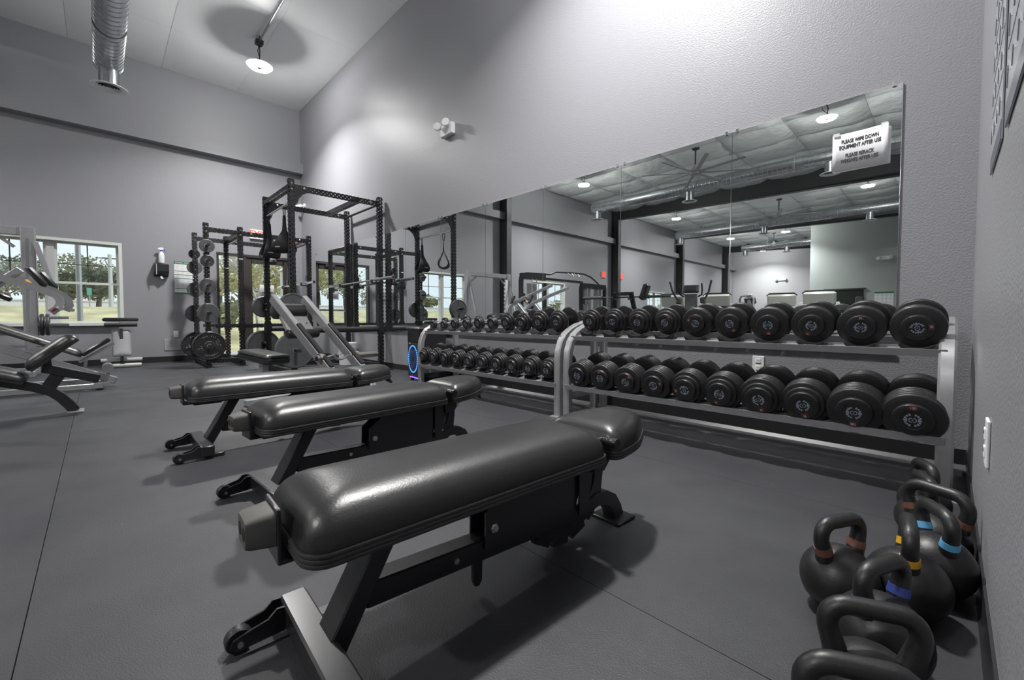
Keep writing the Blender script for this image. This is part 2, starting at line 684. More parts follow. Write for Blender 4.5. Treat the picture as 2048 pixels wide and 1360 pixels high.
def window(i, ya, yb, za=0.67, zb=2.08):
    x = -L
    mb = MB()
    t = 0.045
    # lining of the opening
    mb.box((x - 0.1, (ya + yb) / 2, zb - t / 2), (0.2, yb - ya, t))
    mb.box((x - 0.07, (ya + yb) / 2, za + t / 2), (0.28, yb - ya, t))
    mb.box((x - 0.1, ya + t / 2, (za + zb) / 2), (0.2, t, zb - za - 2 * t))
    mb.box((x - 0.1, yb - t / 2, (za + zb) / 2), (0.2, t, zb - za - 2 * t))
    ym = (ya + yb) / 2
    w = struct(mb.build('window_%d' % i, M_VRIM))
    MB().box((x - 0.12, ym, (za + zb) / 2), (0.10, 0.09, zb - za - 2 * t)).build('mullion', M_SILL, w)
    for (a, b) in ((ya + t, ym - 0.045), (ym + 0.045, yb - t)):
        zm = za + (zb - za) * 0.5
        for (c, d_, xo, up) in ((za + t, zm + 0.02, -0.15, 0), (zm - 0.02, zb - t, -0.12, 1)):
            f = 0.032
            m2 = MB()
            m2.box((x + xo, (a + b) / 2, c + f / 2), (0.03, b - a, f))
            m2.box((x + xo, (a + b) / 2, d_ - f / 2), (0.03, b - a, f))
            m2.box((x + xo, a + f / 2, (c + d_) / 2), (0.03, f, d_ - c - 2 * f))
            m2.box((x + xo, b - f / 2, (c + d_) / 2), (0.03, f, d_ - c - 2 * f))
            s = m2.build('sash', M_VRIM, w)
            MB().box((x + xo, (a + b) / 2, (c + d_) / 2), (0.006, b - a - 2 * f, d_ - c - 2 * f)).build('pane', M_GLASS, s)
            if up:
                MB().box((x + xo + 0.006, (a + b) / 2, (c + d_) / 2), (0.012, 0.016, d_ - c - 2 * f)).build('muntin', M_COL, s)
                MB().box((x + xo + 0.0065, (a + b) / 2, (c + d_) / 2 - 0.02), (0.011, b - a - 2 * f, 0.012)).build('muntin', M_COL, s)
    return w


for i, (a, b) in enumerate(WINS):
    window(i + 1, a, b)

# ------------------------------------------------------------------ glazed entrance: sidelight and door
mb = MB()
x = -L
ya, yb = DOOR[0], DOOR[1]
mb.box((x - 0.06, (ya + yb) / 2, 2.055), (0.12, yb - ya, 0.05))
mb.box((x - 0.06, ya + 0.02, 1.02), (0.12, 0.04, 2.04))
mb.box((x - 0.06, yb - 0.02, 1.02), (0.12, 0.04, 2.04))
mb.box((x - 0.06, 2.15, 1.02), (0.12, 0.07, 2.04))
mb.box((x - 0.06, ya + 0.24, 0.03), (0.1, 0.44, 0.06))
door = struct(mb.build('door_1', M_BRONZE))
MB().box((x - 0.06, (ya + 2.15) / 2, 1.04), (0.01, 0.38, 1.95)).build('sidelight_pane', M_GLASS, door)
leaf = MB()
for (c, s) in (((x - 0.05, 2.24, 1.02), (0.045, 0.1, 2.02)), ((x - 0.05, 2.92, 1.02), (0.045, 0.1, 2.02)),
               ((x - 0.05, 2.58, 1.97), (0.045, 0.60, 0.12)), ((x - 0.05, 2.58, 0.13), (0.045, 0.60, 0.24))):
    leaf.box(c, s)
lf = leaf.build('door_leaf', M_BRONZE, door)
MB().box((x - 0.05, 2.58, 1.08), (0.008, 0.60, 1.68)).build('door_pane', M_GLASS, lf)
MB().tube([(x - 0.03, 2.28, 0.95), (x + 0.04, 2.28, 0.97), (x + 0.04, 2.28, 1.25), (x - 0.03, 2.28, 1.27)], 0.012, 8).build('pull_handle', M_CHROME, lf)
MB().box((x + 0.0, 2.58, 0.98), (0.03, 0.58, 0.04)).build('push_bar', M_CHROME, lf)
mb = MB().box((x - 0.01, 2.62, 2.0), (0.045, 0.22, 0.05))
mb.span((x + 0.01, 2.6, 2.03), (x + 0.16, 2.75, 2.03), 0.02, 0.012)
mb.span((x + 0.16, 2.75, 2.03), (x + 0.02, 2.86, 2.05), 0.02, 0.012)
mb.build('door_closer', M_CHROME, door)
# hours notice and unit number on the glass, seen from behind
o = MB().box((x - 0.037, 2.56, 1.36), (0.004, 0.27, 0.26)).build('notice', M_PAPER, lf)
mb = MB().cyl((x - 0.034, 2.56, 1.42), (x - 0.032, 2.56, 1.42), 0.045, 24)
mb.build('notice_emblem', M_INK, door)
mb = MB()
for k in range(3):
    mb.box((x - 0.033, 2.56, 1.335 - 0.032 * k), (0.002, 0.2, 0.010))
mb.build('notice_line', M_RED, door)
o = put('unit_number', text_mesh('A05', 0.17, M_LGREY, 0.9), door)
o.rotation_euler = (pi / 2, 0, -pi / 2)
o.location = (x - 0.04, 2.6, 1.74)

# ------------------------------------------------------------------ wall mirrors
w_m = 0.8895
x0m = -0.2097
zb_m, zt_m = 0.607, 2.1012
ords = ['rightmost', 'second from the right', 'third from the right', 'fourth from the right', 'fifth from the right',
        'sixth from the right', 'seventh from the right', 'eighth from the right', 'ninth from the right', 'leftmost']
for k in range(10):
    xa, xb = x0m - k * w_m, x0m - (k + 1) * w_m
    mb = MB().box(((xa + xb) / 2, D - 0.004, (zb_m + zt_m) / 2), (w_m - 0.004, 0.006, zt_m - zb_m))
    o = mb.build('wall_mirror', M_MIRROR, None, 0)
    tag(o, 'tall frameless wall mirror above the dumbbells, %s in the row' % ords[k], 'mirror', 'wall mirrors in a row')
    for xc in (xa - 0.035, xb + 0.035):
        MB().box((xc, D - 0.010, zt_m + 0.002), (0.022, 0.012, 0.03), None, 0.003).build('mirror_clip', M_CHROME, o)
    MB().box((xa - 0.0007, D - 0.0075, (zb_m + zt_m) / 2), (0.0025, 0.003, zt_m - zb_m)).build('mirror_edge', M_CHROME, o)
mb = MB()
mb.box((x0m - 5 * w_m, D - 0.008, zb_m - 0.012), (10 * w_m, 0.016, 0.012))
mb.box((x0m - 5 * w_m, D - 0.015, zb_m - 0.004), (10 * w_m, 0.003, 0.026))
struct(mb.build('trim_10', M_CHROME))

# ------------------------------------------------------------------ high-bay lamps, conduits
LX, LY, LZ = (-7.8, -1.82), (1.96, -4.15, -10.4, -16.55, -21.9), 4.8


def lamp(loc, label):
    t = thing('high_bay_light', label, 'light', loc, 0, 'round high-bay lights under the ceiling')
    MB().lathe([(0.02, 0.10), (0.06, 0.09), (0.07, 0.045), (0.165, 0.034), (0.184, 0.030), (0.184, 0.026), (0.150, 0.0215), (0.02, 0.022)], 28, 'Z').build('housing', M_STEEL_S, t)  # wide lip added to block the rim's steep upward light
    ln_ = MB().lathe([(0.035, -0.006), (0.135, -0.006), (0.156, -0.001)], 28, 'Z', cap=False).build('lens', M_LENSD, t)
    MB().lathe([(0.156, -0.001), (0.158, 0.006), (0.156, 0.021)], 28, 'Z', cap=False).build('fill_rim', M_FILLRIM, ln_)  # glowing rim added as upward fill for ceiling and upper walls
    MB().cyl((0, 0, -0.002), (0, 0, -0.012), 0.034, 16).build('sensor', M_LGREY, t)
    ld = bpy.data.lights.new('lamp_light', 'AREA')
    ld.shape = 'DISK'
    ld.size = 0.27
    ld.energy = LAMP_W
    ld.color = (1.0, 0.985, 0.965)
    ld.spread = radians(135)
    lo = put('lamp_light', ld, t)
    lo.location = (0, 0, -0.008)
    mb = MB()
    mb.tube([(0, 0, 0.09), (0.02, 0, 0.2), (-0.01, 0.01, 0.3), (0, 0, H - LZ - 0.06)], 0.008, 6)
    mb.tube([(0.0, 0, 0.12), (-0.07, 0.02, 0.2), (-0.09, 0.0, 0.3), (0, 0, 0.38)], 0.006, 6)
    mb.tube([(0.02, 0, 0.30), (0.12, 0.02, 0.36), (0.14, -0.03, 0.42), (0.0, 0, 0.40)], 0.005, 6)
    mb.build('cord', M_DARK, t)
    MB().box((0, 0, H - LZ - 0.08), (0.11, 0.11, 0.07), None, 0.01).build('junction_box', M_COL, t)
    return t


rows_ = ['above the mirror wall', 'in the second bay', 'in the third bay', 'in the fourth bay', 'in the far end bay']
for j, ly in enumerate(LY):
    for i, lx in enumerate(LX):
        if ly < -20 and i:
            continue
        if lx > -4.5 and ly < -14:
            lx = -5.4
        lamp((lx, ly, LZ), 'round white high-bay light, lit, %s, %s' % (rows_[j], ('nearest the window wall', 'farther from the window wall')[i]))
    x1 = R if ly > -14 else -4.6
    zc_ = H - (0.06 if j == 0 else 0.15)
    mb = MB().cyl((-7.8, ly, zc_), (x1 - 0.01, ly, zc_), 0.016, 8)
    for xx in (-6.5, -4.6, -3.0, -1.0):
        if xx < x1:
            mb.box((xx, ly, zc_ + 0.01), (0.03, 0.05, 0.045))
    tag(mb.build('conduit', M_STEEL_S), 'thin grey conduit under the ceiling feeding the lights %s' % rows_[j], 'conduit', 'ceiling conduits')

# ------------------------------------------------------------------ spiral ducts
DZ = 4.62
DR = 0.165


def duct(yc, xe, x1, drops, label):
    t = thing('spiral_duct', label, 'duct', (xe, yc, DZ), 0, 'galvanised ventilation ducts')
    prof = []
    n = int((x1 - xe) / 0.11)
    for k in range(n + 1):
        a = (x1 - xe) * k / n
        prof += [(DR, a), (DR, a + 0.094), (DR + 0.0055, a + 0.098), (DR + 0.0055, a + 0.105)]
    MB().lathe(prof, 28, 'X').build('pipe', M_GALV, t, 25)
    MB().lathe([(DR + 0.006, -0.02), (DR + 0.008, 0.0), (DR + 0.008, 0.05), (DR, 0.055)], 28, 'X').build('end_cap', M_GALV, t)
    for xd in drops:
        d_ = MB().lathe([(0.115, -DR - 0.22), (0.115, -DR + 0.03)], 24, 'Z', (xd, 0, 0), False).build('drop', M_GALV, t)
        mb = MB().lathe([(0.135, -DR - 0.228), (0.195, -DR - 0.244), (0.212, -DR - 0.240), (0.212, -DR - 0.234), (0.12, -DR - 0.215)], 32, 'Z', (xd, 0, 0), False)
        for q in range(4):
            r0 = 0.140 - q * 0.034
            mb.lathe([(r0, -DR - 0.240), (r0 - 0.022, -DR - 0.226), (r0 - 0.020, -DR - 0.224), (r0 + 0.003, -DR - 0.237)], 28, 'Z', (xd, 0, 0), False)
        mb.build('diffuser', M_WHITE, d_)
        MB().cyl((xd, 0, -DR - 0.17), (xd, 0, -DR - 0.172), 0.113, 20).build('damper', M_DARK, d_)
    for xh in (1.2, 3.6, 6.0):
        if xh < x1 - xe:
            mb = MB().cyl((xh, 0, DR), (xh, 0, H - DZ), 0.006, 6)
            mb.lathe([(DR + 0.006, xh - 0.015), (DR + 0.006, xh + 0.015)], 24, 'X', cap=False)
            mb.build('hanger', M_STEEL_S, t)
    return t


duct(0.21, -8.95, R, [0.14, 3.4, 6.7], 'galvanised spiral duct overhead nearest the mirror wall, ending in a round diffuser')
duct(-6.05, -8.75, R, [0.14, 3.35, 6.7], 'galvanised spiral duct in the second bay, seen in the mirror')
duct(-12.9, -8.9, R, [0.14, 3.6, 6.9], 'galvanised spiral duct in the third bay, seen in the mirror')
duct(-19.0, -8.0, -4.62, [0.14, 2.1], 'galvanised spiral duct in the far bay beside the end wall')


# ------------------------------------------------------------------ ceiling fans
def fan(loc, label, rz):
    t = thing('ceiling_fan', label, 'fan', loc, rz, 'large ceiling fans')
    MB().lathe([(0.03, -0.10), (0.13, -0.08), (0.14, -0.02), (0.10, 0.03), (0.06, 0.12), (0.03, 0.16)], 20, 'Z').build('motor', M_LGREY, t)
    MB().cyl((0, 0, 0.14), (0, 0, H - loc[2] - 0.02), 0.02, 8).build('down_rod', M_COL, t)
    MB().box((0, 0, H - loc[2] - 0.06), (0.14, 0.14, 0.1), None, 0.01).build('mount', M_COL, t)
    for k in range(8):
        a = 2 * pi * k / 8
        m = MB()
        m.box((0.72, 0, -0.04), (1.20, 0.10, 0.012), Matrix.Rotation(radians(10), 3, 'X'), 0.004)
        m.xf(Matrix.Rotation(a, 4, 'Z'))
        m.build('blade', M_LGREY, t)
    return t


fan((-4.7, -4.75, 4.62), 'large grey eight-blade ceiling fan in the second bay', 0.2)
fan((-4.5, -11.7, 4.60), 'large grey eight-blade ceiling fan in the third bay', 0.5)
fan((-6.4, -18.6, 4.60), 'large grey eight-blade ceiling fan in the far bay', 0.1)

# ------------------------------------------------------------------ dumbbell racks
YT_U, YT_L = 2.82, 2.745      # centre of upper and lower tier
TILT = radians(11)
PITCH = 0.2033
RACKS = [(-2.095, 0.03), (-4.20, -2.13)]


def side_frame(x):
    """front post rising from the floor and bending back over to the rear post"""
    w = 0.058
    mb = MB()
    pts = [(x, 2.62, 0.0), (x, 2.62, 0.25), (x, 2.62, 0.46), (x, 2.628, 0.53), (x, 2.655, 0.60), (x, 2.70, 0.65), (x, 2.76, 0.685),
           (x, 2.85, 0.718), (x, 3.0, 0.752), (x, 3.10, 0.770)]
    sec = [(sx * 0.5 * a, sy * 0.5 * b) for sx, sy, a, b in
           ((1, -1, w, w * .7), (1, 1, w, w * .7), (1, 1, w * .7, w), (-1, 1, w * .7, w), (-1, 1, w, w * .7), (-1, -1, w, w * .7), (-1, -1, w * .7, w), (1, -1, w * .7, w))]
    mb.tube(pts, 1.0, sect=sec, up=(0, -1, 0))
    return mb


def rail_z(tier, yy):
    c = (YT_U, 0.785) if tier else (YT_L, 0.410)
    return c[1] + (yy - c[0]) * math.tan(TILT)


def lerp_tab(tab, v):
    for (a, za), (b, zb) in zip(tab[:-1], tab[1:]):
        if a <= v <= b:
            return za + (zb - za) * (v - a) / (b - a)
    return tab[-1][1]


Z_UP = [(5, 0.738), (15, 0.760), (25, 0.779), (30, 0.787), (40, 0.780), (50, 0.769)]
Z_LO = [(55, 0.405), (80, 0.397), (100, 0.379)]


def db_radius(lb):
    if lb <= 15:
        return 0.043 + 0.0013 * lb
    if lb <= 25:
        return 0.062 + 0.0014 * lb
    if lb <= 50:
        return 0.090 + 0.00055 * (lb - 30)
    if lb <= 75:
        return 0.084 + 0.00040 * (lb - 55)
    return 0.101 + 0.00075 * (lb - 80)


def db_weight(ri, k, tier):
    return ((50, 25) if tier else (100, 75))[ri] - 5 * (k // 2)


DBS = []
for ri, (xa, xb) in enumerate(RACKS):
    nm = ('right-hand', 'left-hand')[ri]
    t = thing('dumbbell_rack', 'silver two-tier dumbbell rack, the %s one of two below the mirrors' % nm, 'rack', ((xa + xb) / 2, 2.9, 0), 0, 'dumbbell racks')
    xm = (xa + xb) / 2
    inv = Matrix.Translation((-xm, -2.9, 0))
    for x in (xa + 0.0, xb - 0.0):
        xs = x + (0.029 if x == xa else -0.029)
        side_frame(xs).xf(inv).build('front_post', M_STEEL_S, t)
        m = MB().box((xs, 3.11, 0.385), (0.058, 0.05, 0.77), None, 0.006)
        m.xf(inv).build('rear_post', M_STEEL_S, t)
        MB().box((xs, 3.11, 0.006), (0.13, 0.10, 0.012)).xf(inv).build('foot_plate', M_STEEL_S, t)
        MB().box((xs, 2.62, 0.006), (0.10, 0.11, 0.012)).xf(inv).build('foot_plate', M_STEEL_S, t)
        m = MB().span((xs, 2.62, 0.19), (xs, 3.11, 0.19), 0.04, 0.05)
        m.xf(inv).build('side_brace', M_STEEL_S, t)
    for tier in (0, 1):
        yc = YT_U if tier else YT_L
        off = 0.115
        rail = 0.115 if tier else 0.115
        for s in (-1, 1):
            yy = yc + s * rail
            z = rail_z(tier, yy) - off
            m = MB()
            # channel rail: sloped face with a small front lip
            rot = Matrix.Rotation(TILT, 3, 'X')
            m.box((xm, yy, z), (xb - xa - 0.06, 0.085, 0.006), rot)
            m.box((xm, yy - 0.044, z - 0.012), (xb - xa - 0.06, 0.006, 0.034), rot)
            m.box((xm, yy + 0.040, z + 0.010), (xb - xa - 0.06, 0.006, 0.018), rot)
            m.xf(inv).build('tray_rail', M_STEEL_S, t)
    for k in range(10):
        xk = xb - 0.13 - k * PITCH
        for tier in (0, 1):
            yc = YT_U if tier else YT_L
            for s in (-1, 1):
                yy = yc + s * 0.115
                z = rail_z(tier, yy) - 0.115
                lb = db_weight(ri, k, tier)
                r = db_radius(lb)
                zc = lerp_tab(Z_UP if tier else Z_LO, lb)
                cup = max((zc + s * 0.115 * math.tan(TILT) - r) - z + 0.001, 0.006)
                hw = min(0.066, r * 0.80)
                tw = min(hw * 0.86, r * 0.62)
                top = cup + r - math.sqrt(r * r - tw * tw)
                # cupped saddle block
                poly = [(-hw * .72, 0.0), (hw * .72, 0.0), (tw + 0.006, top)]
                for q in range(9):
                    xx_ = tw - 2 * tw * q / 8
                    poly.append((xx_, cup + r - math.sqrt(r * r - xx_ * xx_)))
                poly.append((-tw - 0.006, top))
                m = MB().prism(poly, -0.022, 0.022, 'XZ')
                m.xf(Matrix.Translation((xk, yy, z)) @ Matrix.Rotation(TILT, 4, 'X'))
                m.xf(inv).build('saddle', M_RUB, t)
            DBS.append((ri, k, tier, xk, yc))


# ------------------------------------------------------------------ dumbbells (one master per weight, copied)
def plate_prof(r, w):
    e = min(0.007, w * 0.35)
    return [(r * 0.3, 0), (r - e, 0), (r - e * .35, e * .3), (r, e), (r, w - e), (r - e * .35, w - e * .3), (r - e, w), (r * 0.3, w)]


def emblem_mb(r):
    """round badge of tiny marks, unreadable at this size: broken ring and a centre sign"""
    m = MB()
    for k in range(16):
        if k in (0, 8):
            continue
        a = 2 * pi * k / 16
        w, h = r * 0.22, r * (0.24 if k % 3 else 0.30)
        M4 = Matrix.Rotation(a, 4, 'Y') @ Matrix.Translation((0, 0, r * 0.82))
        mm = MB().box((0, 0, 0), (w, 0.0012, h))
        mm.xf(M4)
        m.add(mm.v, mm.f)
    for s in (-1, 1):
        pts = [(s * r * (0.12 + 0.28 * cos(radians(b))), 0, r * 0.30 * sin(radians(b))) for b in range(-100, 101, 40)]
        m.tube(pts, r * 0.055, 4)
        m.box((s * r * 0.62, 0, 0), (r * 0.14, 0.0012, r * 0.36))
    m.box((0, 0, 0), (r * 0.14, 0.0012, r * 0.20))
    return m


_master = {}


def dumbbell(lb, name_label):
    t = thing('dumbbell', name_label, 'dumbbell')
    f = lb / 100.0
    if lb <= 15:
        r = 0.043 + 0.0013 * lb
        ws = [0.022 + 0.0012 * lb]
        rh = r * 0.92
        rs = [r]
    elif lb <= 25:
        r = 0.062 + 0.0014 * lb
        rs, ws, rh = [r, r * 0.86], [0.022, 0.016], r * 0.62
    elif lb <= 50:
        r = 0.090 + 0.00055 * (lb - 30)
        rs = [r, r * (0.99 if lb > 38 else 0.84)]
        ws = [0.019, 0.016 + 0.0005 * (lb - 30)]
        rh = r * (0.60 if lb > 38 else 0.62)
    elif lb <= 75:
        r = 0.084 + 0.00040 * (lb - 55)
        rs, ws, rh = [r, r, r * 0.98, r * (0.8 if lb % 10 else 0.97)], [0.021] * 4, r * 0.66
    else:
        r = 0.101 + 0.00075 * (lb - 80)
        rs = [r, r, r, r * 0.985, r * (0.80 if lb in (90, 95) else 0.97)]
        ws, rh = [0.022] * 5, r * 0.62
    hl = 0.062
    MB().lathe([(0.0165, -hl), (0.0175, -hl * .4), (0.0175, hl * .4), (0.0165, hl)], 16, 'Y').build('handle', M_CHROME, t)
    hub = 0.020 if lb > 15 else 0.012
    for s in (-1, 1):
        p = hl
        for (rr, w) in zip(rs, ws):
            prof = [(a, p + b) for a, b in plate_prof(rr, w)]
            if s < 0:
                prof = [(a, -b) for a, b in prof][::-1]
            MB().lathe(prof, 36, 'Y').build('plate', M_RUB, t, 40)
            p += w + 0.0006
        prof = [(rh * 0.2, p), (rh, p), (rh, p + hub - 0.006), (rh - 0.003, p + hub - 0.001), (rh - 0.006, p + hub), (rh * 0.60, p + hub),
                (rh * 0.57, p + hub - 0.002), (rh * 0.2, p + hub - 0.002)]
        if s < 0:
            prof = [(a, -b) for a, b in prof][::-1]
        c = MB().lathe(prof, 32, 'Y').build('end_cap', M_RUB, t, 40)
        if s < 0:
            e = emblem_mb(rh * 0.44)
            e.xf(Matrix.Translation((0, -(p + hub - 0.0015), 0)))
            e.build('emblem', M_EMBL, c, 0)
            lw, lh = rh * 0.42, rh * 0.24
            g = MB()
            for (cx, cz, sx, sz) in ((0, lh / 2, lw, 0.0012), (0, -lh / 2, lw, 0.0012), (lw / 2, 0, 0.0012, lh), (-lw / 2, 0, 0.0012, lh)):
                g.box((cx, 0, cz + rh * 0.775), (sx, 0.001, sz))
            g.xf(Matrix.Translation((0, -(p + hub + 0.0002), 0)))
            fr = g.build('weight_frame', M_RED, c, 0)
            tm = text_mesh(str(lb), round(lh * 0.95, 4), M_DIG, 0.95)
            o = put('weight_number', tm, c)
            o.matrix_parent_inverse = Matrix.Identity(4)
            o.rotation_euler = (pi / 2, 0, 0)
            o.location = (0, -(p + hub + 0.0006), rh * 0.775)
    return t, r


ordn = ['first', 'second', 'third', 'fourth', 'fifth', 'sixth', 'seventh', 'eighth', 'ninth', 'tenth']
ROLL = [80, 0, 200, 175, 150, -60, 40, 10, -100, 190]
ROLL2 = [0, 180, 170, 165, 200, 260, 70, 40, 0, 190]
for (ri, k, tier, xk, yc) in DBS:
    top = (50, 25) if tier else (100, 75)
    lb = top[ri] - 5 * (k // 2)
    label = '%d lb black dumbbell, %s from the right on the %s tier of the %s rack' % (
        lb, ordn[k], 'upper' if tier else 'lower', ('right-hand', 'left-hand')[ri])
    if lb not in _master:
        t, r = dumbbell(lb, label)
        _master[lb] = (t, r, tree(t))
    else:
        m0, r, ch = _master[lb]
        t = dup(m0, (0, 0, 0), 0, label, ch)
    zc = lerp_tab(Z_UP if tier else Z_LO, lb)
    t.location = (xk, yc, zc)
    roll = radians((ROLL if tier else ROLL2)[k])
    t.rotation_euler = (Matrix.Rotation(TILT, 3, 'X') @ Matrix.Rotation(roll, 3, 'Y')).to_euler()
    t['group'] = 'dumbbells on the %s tier of the %s rack' % ('upper' if tier else 'lower', ('right-hand', 'left-hand')[ri])

# ------------------------------------------------------------------ flat benches
BLAB = ['black padded flat bench nearest the camera, largest in view',
        'black padded flat bench in the middle of the three alike',
        'black padded flat bench farthest of the three alike, beside the preacher bench']


def make_bench(label):
    t = thing('weight_bench', label, 'bench', (0, 0, 0), 0, 'flat benches in a row')
    # main pad
    hw, y0, y1 = 0.163, 0.265, 1.195
    ym = (y0 + y1) / 2
    o_ = [(x, y + ym) for x, y in rrect(hw, (y1 - y0) / 2, 0.05, 6)]
    pd = pad_mesh(o_, ((0, y0 + hw), (0, y1 - hw)), 0.088, 0.345, 3.3, 2.2).build('back_pad', M_VINYL, t, 60)
    for q in range(3):
        z = 0.322 + q * 0.0095
        ring = [(p[0] * 1.01, ym + (p[1] - ym) * 1.003, z) for p in outline(o_, 0.08)]
        MB().tube(ring, 0.0052, 6, closed=True, up=(0, 0, 1)).build('piping', M_WELT, pd, 60)
    MB().prism(o_, 0.317, 0.346, 'XY').build('pad_board', M_VINYL, t)
    # seat, tapering towards the mirror
    s_ = []
    base = [(-0.165, 1.225), (0.165, 1.225), (0.150, 1.38), (0.075, 1.535), (-0.075, 1.535), (-0.150, 1.38)]
    for i, p in enumerate(base):
        a, b = Vector(base[i - 1]), Vector(base[(i + 1) % len(base)])
        v = Vector(p)
        d0, d1 = (a - v).normalized(), (b - v).normalized()
        rr = 0.045
        for q in range(5):
            u = q / 4
            s_.append(tuple((v + d0 * rr) * (1 - u) ** 2 + v * 2 * u * (1 - u) + (v + d1 * rr) * u * u))
    rot = Matrix.Translation((0, 1.22, 0.335)) @ Matrix.Rotation(radians(3), 4, 'X') @ Matrix.Translation((0, -1.22, -0.335))
    st = pad_mesh(s_, ((0, 1.36), (0, 1.42)), 0.078, 0.340, 4.2, 2.3)
    st.xf(rot)
    so = st.build('seat_pad', M_VINYL, t, 60)
    for q in range(3):
        z = 0.318 + q * 0.0095
        m = MB().tube([(p[0] * 1.01, p[1], z) for p in outline(s_, 0.08)], 0.0052, 6, closed=True, up=(0, 0, 1))
        m.xf(rot)
        m.build('piping', M_WELT, so, 60)
    m = MB().prism(s_, 0.314, 0.341, 'XY')
    m.xf(rot)
    m.build('seat_board', M_VINYL, t)
    # frame
    MB().span((0, 0.345, 0.03), (0, 0.505, 0.315), 0.085, 0.05, (0, 1, 0), 0.004).build('front_post', M_BLK, t)
    MB().span((0, 0.43, 0.137), (0, 1.29, 0.102), 0.06, 0.062, bev=0.004).build('main_beam', M_BLK, t)
    MB().box((0, 0.33, 0.048), (0.43, 0.062, 0.06), None, 0.005).build('front_crossbar', M_BLK, t)
    m = MB().tube([(0, 1.25, 0.105), (0, 1.31, 0.118), (0, 1.36, 0.112), (0, 1.405, 0.088), (0, 1.435, 0.045), (0, 1.448, 0.01)], 1.0,
                  sect=[(0.028, -0.026), (0.028, 0.026), (-0.028, 0.026), (-0.028, -0.026)], up=(0, 0, 1))
    m.build('rear_leg', M_BLK, t)
    MB().box((0, 1.445, 0.006), (0.13, 0.115, 0.012), None, 0.003).build('foot_plate', M_BLK, t)
    for s in (-1, 1):
        # wheel bracket with a kinked profile, wheel and axle bolt
        for e in (-0.022, 0.022):
            xo = s * 0.184 + e
            poly = [(0.30, 0.018), (0.30, 0.076), (0.282, 0.078), (0.262, 0.060), (0.225, 0.052), (0.190, 0.042), (0.184, 0.026), (0.197, 0.014), (0.24, 0.016)]
            MB().prism(poly, xo - 0.003, xo + 0.003).build('wheel_bracket', M_BLK, t)
        wh = MB().lathe([(0.008, -0.014), (0.026, -0.014), (0.029, -0.010), (0.029, 0.010), (0.026, 0.014), (0.008, 0.014)], 24, 'X', (s * 0.184, 0.204, 0.0295)).build('wheel', M_RUB, t)
        MB().cyl((s * 0.184 - 0.030, 0.204, 0.0295), (s * 0.184 + 0.030, 0.204, 0.0295), 0.0065, 8).build('axle', M_BOLT, wh)
        MB().box((s * 0.165, 0.385, 0.012), (0.036, 0.055, 0.022), None, 0.003).build('rubber_foot', M_BLK, t)
        # pivot side plates under the pad
        poly = [(0.772, 0.13), (1.16, 0.115), (1.19, 0.19), (1.19, 0.315), (0.89, 0.315), (0.775, 0.235)]
        MB().prism(poly, s * 0.036 - 0.003, s * 0.036 + 0.003).build('side_plate', M_BLK, t)
        b = MB().lathe([(0.014, -0.001), (0.014, 0.002), (0.0095, 0.002), (0.0095, 0.009)], 6, 'X', (0, 0, 0))
        b.xf(Matrix.Translation((s * 0.040, 0.805, 0.182)) @ (Matrix.Identity(4) if s > 0 else Matrix.Rotation(pi, 4, 'Z')))
        b.build('bolt', M_BOLT, t)
        MB().box((s * 0.055, 0.72, 0.308), (0.034, 0.86, 0.022)).build('pad_rail', M_BLK, t)
        # flared gusset carrying the seat hinge
        poly = [(1.175, 0.105), (1.215, 0.105), (1.265, 0.315), (1.175, 0.315)]
        MB().prism(poly, s * 0.048 - 0.003, s * 0.048 + 0.003).build('hinge_gusset', M_BLK, t)
        MB().prism([(1.24, 0.24), (1.30, 0.24), (1.36, 0.30), (1.36, 0.325), (1.24, 0.325)], s * 0.06 - 0.003, s * 0.06 + 0.003).build('seat_bracket', M_BLK, t)
        MB().cyl((s * 0.060, 1.325, 0.285), (s * 0.072, 1.325, 0.285), 0.011, 6).build('bolt', M_BOLT, t)
    MB().cyl((0.0295, 0.68, 0.128), (0.034, 0.68, 0.128), 0.008, 8).build('screw', M_BOLT, t)
    # notched adjustment sector under the beam
    poly = [(0.93, 0.13), (0.95, 0.078), (1.0, 0.05)]
    c = (1.13, 0.248)
    rim = []
    for k in range(6):
        a0 = -128 + k * 24
        for a in (a0, a0 + 18):
            rim.append((c[0] + 0.235 * cos(radians(a)), c[1] + 0.235 * sin(radians(a))))
        for a in (a0 + 18.5, a0 + 22):
            rim.append((c[0] + 0.215 * cos(radians(a)), c[1] + 0.215 * sin(radians(a))))
    rim = [p for p in rim if p[0] < 1.345]
    inner = [(c[0] + 0.17 * cos(radians(a)), c[1] + 0.17 * sin(radians(a))) for a in range(-2, -130, -18)]
    MB().prism(rim + [(1.32, 0.25)] + inner, -0.024, 0.024).build('notched_sector', M_BLK, t)
    # handle lever below the beam and ladder strut behind
    m = MB().prism([(0.742, 0.16), (0.775, 0.16), (0.772, 0.035), (0.762, 0.022), (0.748, 0.024), (0.742, 0.04)], 0.012, 0.024)
    m.build('lever', M_BLK, t)
    MB().lathe([(0.014, 0), (0.016, 0.01), (0.013, 0.014), (0.016, 0.02), (0.013, 0.026), (0.016, 0.034), (0.013, 0.040), (0.017, 0.05), (0.017, 0.066)], 12, 'X', (0.105, 1.222, 0.375)).build('adjust_grip', M_BLK, t)
    MB().cyl((0.02, 1.222, 0.345), (0.105, 1.222, 0.375), 0.008, 8).build('grip_stem', M_CHROME, t)
    MB().span((0.0, 1.36, 0.30), (0.0, 1.20, 0.17), 0.03, 0.02).build('seat_strut', M_BLK, t)
    MB().prism([(1.50, 0.31), (1.56, 0.275), (1.565, 0.29), (1.53, 0.335)], -0.02, 0.02).build('seat_lever', M_BLK, t)
    # grey rubber bumper on a bent steel bracket at the front
    m = MB()
